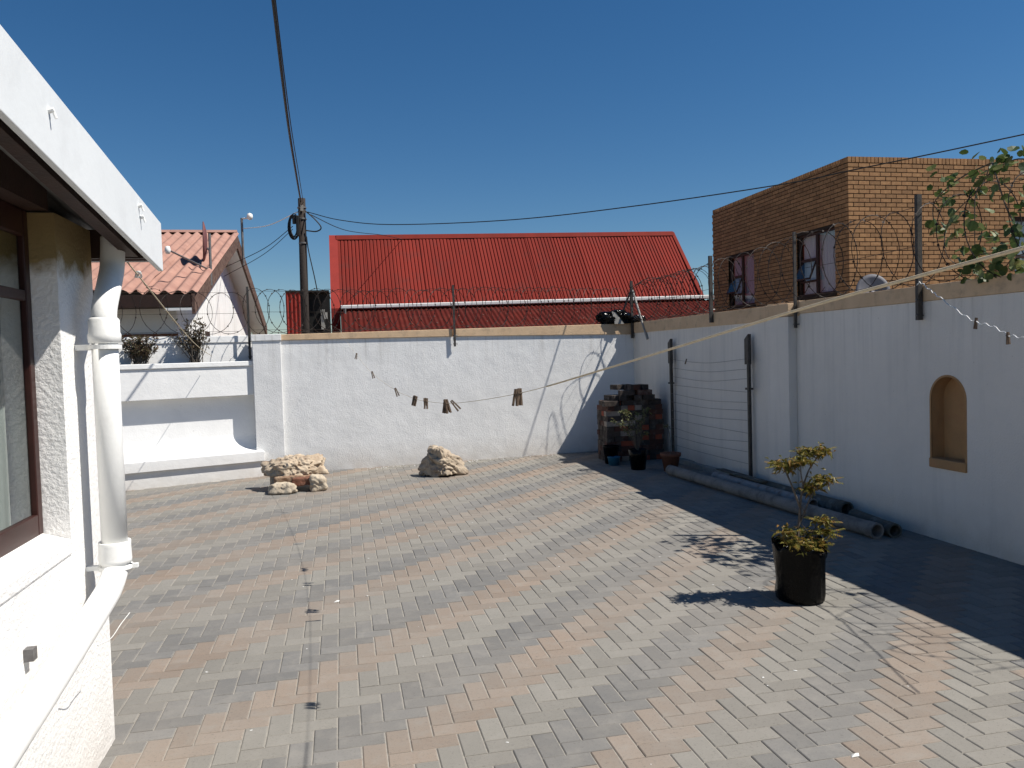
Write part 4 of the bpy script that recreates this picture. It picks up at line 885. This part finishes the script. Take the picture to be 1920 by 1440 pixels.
rock('flat_slab', 'brown slab sticking out beneath the craggy rock', (-.62, 10.33, .12), [((0, -.1, 1), .045), ((0, 0, -1), .045), ((1, .1, 0), .24), ((-1, .2, .1), .22), ((.1, -1, 0), .11), ((0, 1, 0), .13), ((.8, -.6, 0), .20)], .34, .3, 23.0, M_SLAB, 'stone', 5, soft=9)
rock('loose_stone', 'flat pale stone in front of the craggy rock, left', (-.74, 10.16, 0), [((0, 0, 1), .075), ((0, 0, -1), .06), ((1, 0, .2), .19), ((-1, 0, .1), .19), ((0, -1, .2), .10), ((0, 1, 0), .12), ((.7, 0, .7), .13)], .42, .3, 8.0, M_STONE, 'stone', 5, soft=5)
rock('loose_stone', 'small blocky pale stone at the right foot of the craggy rock', (-.34, 10.22, 0), [((0, 0, 1), .11), ((0, 0, -1), .09), ((1, 0, .1), .105), ((-1, 0, .1), .1), ((0, -1, .1), .09), ((0, 1, 0), .1), ((.7, -.3, .8), .12)], .36, .3, 11.0, M_STONE, 'stone', 5, soft=5)
rock('broken_brick', 'broken reddish brick wedged under the craggy rock', (-.55, 10.24, .08), [((0, -.1, 1), .055), ((0, 0, -1), .05), ((1, .2, 0), .13), ((-1, 0, .2), .11), ((0, -1, 0), .07), ((0, 1, 0), .08)], .3, .15, 14.0, M_BRICKRED, 'brick', 5, soft=10)
rock('loose_stone', 'dark stone propping up the left side of the craggy rock', (-.82, 10.42, 0), [((0, 0, 1), .12), ((0, 0, -1), .1), ((1, 0, .1), .12), ((-1, 0, .1), .12), ((0, -1, .1), .11), ((0, 1, 0), .11)], .2, .1, 17.0, M_ROCKD, 'stone', 5, soft=5)

# ------------------------------------------------------------------ brick stack in the corner
pile = thing('brick_stack', 'tall stack of old bricks in the shaded wall corner', 'brick stack', (4.3, 11.35, 0))
bpm = []
M_BRICKP.append(mat('pile_brick_d', (0.34, 0.29, 0.24), (0.22, 0.18, 0.15), 12, 0.95, 0.4, 60, rand=0.2))
for k in range(4):
    me = bpy.data.meshes.new('brick'); q = MB().box(-.11, .11, -.0525, .0525, 0, .073); me.from_pydata([tuple(v) for v in q.v], [], q.f); me.materials.append(M_BRICKP[k]); me.update(); bpm.append(me)
PZ = Vector((4.25, 11.32)); rp = random.Random(5)
for layer in range(15):
    z = layer*.0755
    top = layer >= 11
    for i in range(8):
        for j in range(4):
            if layer % 2 == 0:
                if j > 1: continue
                px, py, rz = -.385+i*.1095, -.12+j*.226, math.pi/2
            else:
                if i > 3: continue
                px, py, rz = -.335+i*.2245, -.175+j*.1095, 0
            if layer >= 11 and abs(px-.02) > (.40, .34, .27, .2)[layer-11]: continue
            if layer >= 13 and rp.random() < .2: continue
            k = 2 if rp.random() < .07 else (0 if rp.random() < .45 else 1)
            if layer == 10 and -.15 < px < .08 and j == 0: k = 2
            if rp.random() < .10: k = 3
            if layer >= 12: k = 1 if rp.random() < .7 else 0
            jj = .006 if not top else .035
            o = link('brick', bpm[k], (PZ.x+px+rp.gauss(0, jj*.6), PZ.y+py+rp.gauss(0, jj), z+.001), pile)
            o.rotation_euler = (0, 0, rz+rp.gauss(0, .03 if not top else .15))
# ------------------------------------------------------------------ potted plants
def leaf_cluster(mb, c, n, R, L, W, rg, droop=.3, up_=.3, flat=.45):
    for _ in range(n):
        a_ = rg.uniform(0, 6.28); e_ = rg.gauss(up_, .5)
        b = Vector(c)+Vector((rg.gauss(0, R*.45), rg.gauss(0, R*.45), rg.gauss(0, R*flat*.5)))
        d = Vector((math.cos(a_)*math.cos(e_), math.sin(a_)*math.cos(e_), math.sin(e_))); sd = d.cross(Vector((rg.gauss(0, .3), rg.gauss(0, .3), 1))).normalized()
        l_ = L*rg.uniform(.6, 1.25); w_ = W*rg.uniform(.7, 1.2); nn = sd.cross(d)
        m1 = b+d*l_*.5+nn*l_*.06; tip = b+d*l_-Vector((0, 0, droop*l_))
        mb.add([b, m1+sd*w_*.5, tip, m1-sd*w_*.5, b+d*l_*.25+sd*w_*.35, b+d*l_*.25-sd*w_*.35], [(0, 4, 1, 2, 3, 5)])
pp = thing('potted_plant', 'bronze leaved shrub in a black nursery bag on the sunny paving', 'potted plant', (2.86, 4.57, 0))
PC = Vector((2.86, 4.575, 0))
bag = MB(); bag.lathe([(.001, .0), (.135, .002), (.150, .012), (.154, .05), (.150, .12), (.153, .2), (.157, .28), (.163, .345), (.166, .365), (.163, .372), (.155, .36), (.15, .31), (.1, .305), (.001, .305)], PC, 72, .045, 3)
for v in bag.v:
    rr = (v-PC).xy.length
    if rr > .12:
        a_ = math.atan2(v.y-PC.y, v.x-PC.x); k_c = .006*noise.noise(Vector((a_*5, v.z*4, 2.0)))+.004*(1-2*abs(noise.noise(Vector((a_*3, v.z*28, 5.0)))))
        v.x += math.cos(a_)*k_c; v.y += math.sin(a_)*k_c
for v in bag.v:
    if v.z > .3 and (v-PC).xy.length > .14:
        a_ = math.atan2(v.y-PC.y, v.x-PC.x); v.z += .02*math.sin(3*a_+1.0)+.012*math.sin(11*a_)-(.03 if -2.0 < a_ < -.5 else 0)
bag.build('grow_bag', M_BAG, pp, smooth=True)
MB().lathe([(.146, .306), (.1, .318), (.05, .322), (.001, .325)], PC, 24, .05).build('soil', M_SOIL, pp, smooth=True)
br_ = MB()
tips = [(2.745, 4.56, .89), (2.80, 4.62, .865), (2.865, 4.55, .91), (2.94, 4.6, .955), (3.02, 4.57, .965), (3.04, 4.56, .775), (2.96, 4.62, .72), (2.75, 4.55, .46), (2.77, 4.48, .40), (2.83, 4.47, .37), (2.93, 4.48, .38), (3.03, 4.53, .44), (3.04, 4.58, .50), (2.98, 4.66, .40), (2.86, 4.68, .38)]
base = PC+Vector((0, 0, .3)); fk = Vector((2.872, 4.58, .60)); fk2 = Vector((2.90, 4.585, .74))
br_.tube(curve([base, (2.85, 4.575, .42), (2.866, 4.58, .52), fk], 5), .010, 7, r2=.0075)
br_.tube(curve([fk, (2.885, 4.582, .68), fk2], 4), .0075, 6, r2=.006)
br_.tube(curve([fk, (2.82, 4.57, .72), (2.79, 4.575, .80), (2.80, 4.62, .85)], 4), .007, 6, r2=.004)
br_.tube(curve([(2.80, 4.572, .77), (2.765, 4.56, .83), (2.745, 4.56, .88)], 4), .005, 5, r2=.003)
br_.tube(curve([fk2, (2.95, 4.6, .83), (2.975, 4.6, .87), (2.945, 4.6, .94)], 4), .006, 6, r2=.003)
br_.tube(curve([(2.96, 4.6, .85), (3.0, 4.585, .91), (3.02, 4.57, .955)], 4), .005, 5, r2=.003)
br_.tube(curve([fk2, (2.87, 4.56, .82), (2.865, 4.55, .9)], 4), .005, 5, r2=.003)
br_.tube(curve([(2.872, 4.58, .5), (2.95, 4.58, .66), (3.0, 4.57, .73), (3.04, 4.56, .77)], 4), .006, 5, r2=.003)
br_.tube(curve([(2.99, 4.57, .72), (2.965, 4.61, .72)], 4), .004, 5, r2=.003)
for t_ in tips[7:]: br_.tube(curve([base, lerp(base, Vector(t_), .5)+Vector((0, 0, .03)), t_], 4), .005, 5, r2=.003)
br_.tube([(2.87, 4.58, .50), (2.92, 4.58, .44)], .003, 5); br_.tube([(2.87, 4.575, .62), (2.90, 4.56, .56)], .003, 5)
br_.build('stem', M_BARK, pp, smooth=True)
lf = MB(); rl = random.Random(11)
for i, t_ in enumerate(tips):
    leaf_cluster(lf, t_, 95 if i < 7 else 62, .074, .046, .015, rl, .35, .05)
    lf_dir = 7
    for k in range(lf_dir):            # pinnate fronds spreading from the tip
        a_ = rl.uniform(0, 6.28); d = Vector((math.cos(a_), math.sin(a_), rl.uniform(-.15, .25)))
        for s in range(7):
            b = Vector(t_)+d*(.02+.014*s); sd = Vector((-d.y, d.x, 0))
            for sg in (-1, 1):
                tp = b+sd*sg*.026*(1-s*.08)+d*.012-Vector((0, 0, .006)); w_ = d*.006
                lf.add([b-w_, b+w_, tp+w_*.5, tp-w_*.5], [(0, 1, 2, 3)])
lf.build('foliage', M_LEAF, pp, recalc=False)
# corner pots
p2 = thing('potted_plant', 'leggy plant in a black pot before the brick stack', 'potted plant', (3.97, 10.28, 0))
MB().lathe([(.001, 0), (.10, .0), (.125, .2), (.135, .28), (.125, .28), (.115, .24), (.001, .24)], (3.97, 10.28, 0), 24).build('pot', M_BAG, p2, smooth=True)
s2 = MB(); l2 = MB(); rl = random.Random(31)
for i in range(12):
    a_ = rl.uniform(0, 6.28); h = rl.uniform(.3, .75); R = rl.uniform(.08, .32); b = Vector((3.97, 10.28, .24)); e_ = b+Vector((math.cos(a_)*R-.03, math.sin(a_)*R, h-.1)); c = curve([b, lerp(b, e_, .5)+Vector((0, 0, .08)), e_], 5)
    s2.tube(c, .005, 5, r2=.002)
    for q in c[4:]: leaf_cluster(l2, q, 3, .04, .05, .022, rl, .2, .2)
    leaf_cluster(l2, e_, 8, .05, .06, .028, rl, .2, .2)
s2.build('stem', M_BARK, p2); l2.build('foliage', M_SPARSE, p2, recalc=False)
p3 = thing('plant_pot', 'terracotta pot with a bare stick against the dryer post', 'plant pot', (4.32, 9.98, 0))
MB().lathe([(.001, 0), (.09, 0), (.125, .2), (.14, .2), (.143, .245), (.125, .245), (.115, .21), (.001, .205)], (4.32, 9.98, 0), 24).build('pot', M_TERRA, p3, smooth=True)
MB().lathe([(.114, .212), (.001, .216)], (4.32, 9.98, 0), 20).build('soil', M_SOIL, p3)
s3 = MB(); s3.tube(curve([(4.32, 9.98, .2), (4.33, 10.0, .45), (4.3, 10.02, .6)], 4), .006, 5); l3 = MB(); leaf_cluster(l3, (4.3, 10.02, .6), 14, .06, .05, .02, rl); s3.build('stem', M_BARK, p3); l3.build('foliage', M_SPARSE, p3, recalc=False)
p4 = thing('plastic_tub', 'small blue plastic tub on the ground by the brick stack', 'tub', (3.80, 10.75, 0))
MB().lathe([(.001, 0), (.075, 0), (.09, .11), (.098, .115), (.094, .122), (.08, .11), (.068, .02), (.001, .02)], (3.80, 10.80, 0), 20).build('basin', M_BLUE, p4, smooth=True)
p5 = thing('plant_pot', 'black plastic pot standing behind the blue tub', 'plant pot', (3.82, 10.98, 0))
MB().lathe([(.001, 0), (.09, 0), (.115, .24), (.122, .24), (.122, .26), (.11, .26), (.1, .2), (.001, .2)], (3.82, 10.98, 0), 20).build('pot', M_BAG, p5, smooth=True)

# ------------------------------------------------------------------ old pipes lying along the right wall
def pipe(label, p, q, r, m_):
    t = thing('cement_pipe', label, 'pipe', ((p[0]+q[0])/2, (p[1]+q[1])/2, 0), 'old pipes along the wall')
    p = Vector((p[0], p[1], r+.002)); q = Vector((q[0], q[1], r+.002)); MB().hollow(p, q, r, r*.8, 24).build('tube', m_, t, smooth=False)
    d = (q-p).normalized(); MB().hollow(q-d*.10, q+d*.012, r*1.06, r*.82, 24).build('rim', m_, t)
pipe('longest pale grey pipe lying nearest the yard', (4.17, 9.66, 0), (4.36, 5.82, 0), .064, M_PIPE)
pipe('short blotched pipe with rusty marks behind the longest pipe', (4.46, 8.95, 0), (4.53, 7.0, 0), .06, M_PIPE3)
pipe('dark mossy pipe lying against the foot of the wall', (4.60, 8.75, 0), (4.66, 6.65, 0), .07, M_PIPE2)
pipe('dark pipe end just behind the tip of the longest pipe', (4.60, 6.45, 0), (4.52, 5.80, 0), .058, M_PIPE2)
tag(MB().box(4.5, 4.60, 7.95, 9.0, .135, .15).build('flat_plank', M_PIPE2), 'grey weathered plank lying on the pipes by the wall', 'plank')

# ------------------------------------------------------------------ black bundle on the wall corner
def crumple(name, label, cat, c, sx, sy, sz, seed, m_):
    bm = bmesh.new(); bmesh.ops.create_icosphere(bm, subdivisions=4, radius=1); off = Vector((seed, seed*2, seed*3))
    for v in bm.verts:
        d = v.co.copy(); r_ = 1+.35*noise.noise(d*1.6+off)+.22*(1-2*abs(noise.noise(d*3.4+off)))
        v.co = Vector((d.x*r_*sx, d.y*r_*sy, max(d.z*r_*sz, -sz*.6)))
    zm = min(v.co.z for v in bm.verts)
    for v in bm.verts: v.co.z -= zm
    me = bpy.data.meshes.new(name); bm.to_mesh(me); bm.free(); me.materials.append(m_); me.update()
    return tag(link(name, me, c), label, cat)
crumple('plastic_bundle', 'crumpled black plastic bundle lying on the rear wall top near the corner', 'bundle', (4.50, BW(4.5)+.06, 2.098), .28, .13, .135, 3.3, M_BAG)
crumple('plastic_bundle', 'smaller black plastic bundle right at the wall corner', 'bundle', (4.86, 12.46, 2.105), .13, .10, .07, 6.1, M_BAG)
tag(MB().hexa([(4.44, 12.40, 2.09), (4.6, 12.40, 2.09), (4.6, 12.42, 2.09), (4.44, 12.42, 2.09)], [(4.40, 12.42, 2.30), (4.47, 12.42, 2.28), (4.47, 12.44, 2.28), (4.40, 12.44, 2.30)]).build('wood_scrap', M_CONC), 'grey board scrap poking up beside the black bundle', 'board')
# ------------------------------------------------------------------ dry plants in the planter
def dryplant(label, s, t, h, R, n, seed, m_):
    rg = random.Random(seed); b = bp(s, t, 1.63); th = thing('planter_shrub', label, 'shrub', b); sm = MB(); lm = MB()
    for i in range(n):
        a_ = rg.uniform(0, 6.28); e_ = b+Vector((math.cos(a_)*R*rg.random(), math.sin(a_)*R*.5*rg.random(), h*rg.uniform(.45, 1))); st_ = b+Vector((rg.gauss(0, .04), rg.gauss(0, .02), 0)); c = curve([st_, lerp(st_, e_, .5)+Vector((rg.gauss(0, .03), 0, .04)), e_], 4)
        sm.tube(c, .006, 5, r2=.003)
        for q in c[3:]: leaf_cluster(lm, q, 3, .035, .045, .022, rg, .1, .3)
        leaf_cluster(lm, e_, 5, .04, .05, .024, rg, .1, .4)
    sm.build('stem', M_BARK, th); lm.build('foliage', m_, th, recalc=False)
dryplant('dense brownish shrub in the bench planter, left', -1.52, -.3, .40, .27, 70, 3, M_DRY)
dryplant('tall twiggy shrub in the bench planter, right', -.80, -.34, .64, .30, 44, 4, M_DRY)
dryplant('small weedy tuft at the left of the bench planter', -1.95, -.3, .34, .12, 5, 9, M_SPARSE)
tag(MB().hexa([bp(-.35, -.3, 1.63), bp(-.18, -.3, 1.63), bp(-.18, -.36, 1.63), bp(-.35, -.36, 1.63)], [bp(-.3, -.3, 1.71), bp(-.22, -.3, 1.68), bp(-.22, -.36, 1.68), bp(-.3, -.36, 1.71)]).build('stone_chip', M_WHITE), 'white stone chip lying in the planter near the pillar', 'stone')

# ------------------------------------------------------------------ litter on the paving
rs3 = random.Random(77); lt = MB()
for i in range(60):
    xx, yy = rs3.uniform(-.8, 3.2), rs3.uniform(2.7, 8.5); a_ = rs3.uniform(0, 6.28); k = rs3.choice([.3, .4, .45, .5, .6])
    R = Matrix.Translation((xx, yy, .0008)) @ Matrix.Rotation(a_, 4, 'Z') @ Matrix.Diagonal((k*rs3.uniform(.6, 1.5), k, k*.6, 1))
    lt.add([R @ Vector(v) for v in [(-.012, -.006, 0), (.012, -.008, .001), (.016, .004, .004), (-.004, .009, .002), (0, 0, .009)]], [(0, 1, 4), (1, 2, 4), (2, 3, 4), (3, 0, 4)])
for i in range(70):
    xx = rs3.uniform(.3, 3.4); yy = BW(xx)-abs(rs3.gauss(0, .16))-.03; k = rs3.uniform(.35, .9); R = Matrix.Translation((xx, yy, .0008)) @ Matrix.Rotation(rs3.uniform(0, 6.28), 4, 'Z') @ Matrix.Diagonal((k, k, k*1.3, 1))
    lt.add([R @ Vector(v) for v in [(-.012, -.006, 0), (.012, -.008, .001), (.016, .004, .004), (-.004, .009, .002), (0, 0, .012)]], [(0, 1, 4), (1, 2, 4), (2, 3, 4), (3, 0, 4)])
o = stuff(lt.build('litter', M_CORD, recalc=False)); o['label'] = 'tiny pale flecks and crumbs scattered over the brick paving'; o['category'] = 'litter'
for xx, yy, lab in ((1.95, 2.75, 'small white paper scrap on grey pavers in the near right'), (-.09, 5.45, 'thin white plastic strip lying on the paving among peg shadows')):
    tag(MB().add([(xx-.02, yy-.007, .001), (xx+.014, yy-.009, .003), (xx+.02, yy+.004, .009), (xx-.008, yy+.009, .003), (xx, yy, .012)], [(0, 1, 4), (1, 2, 4), (2, 3, 4), (3, 0, 4)]).build('paper_scrap', M_CORD, recalc=False), lab, 'litter')
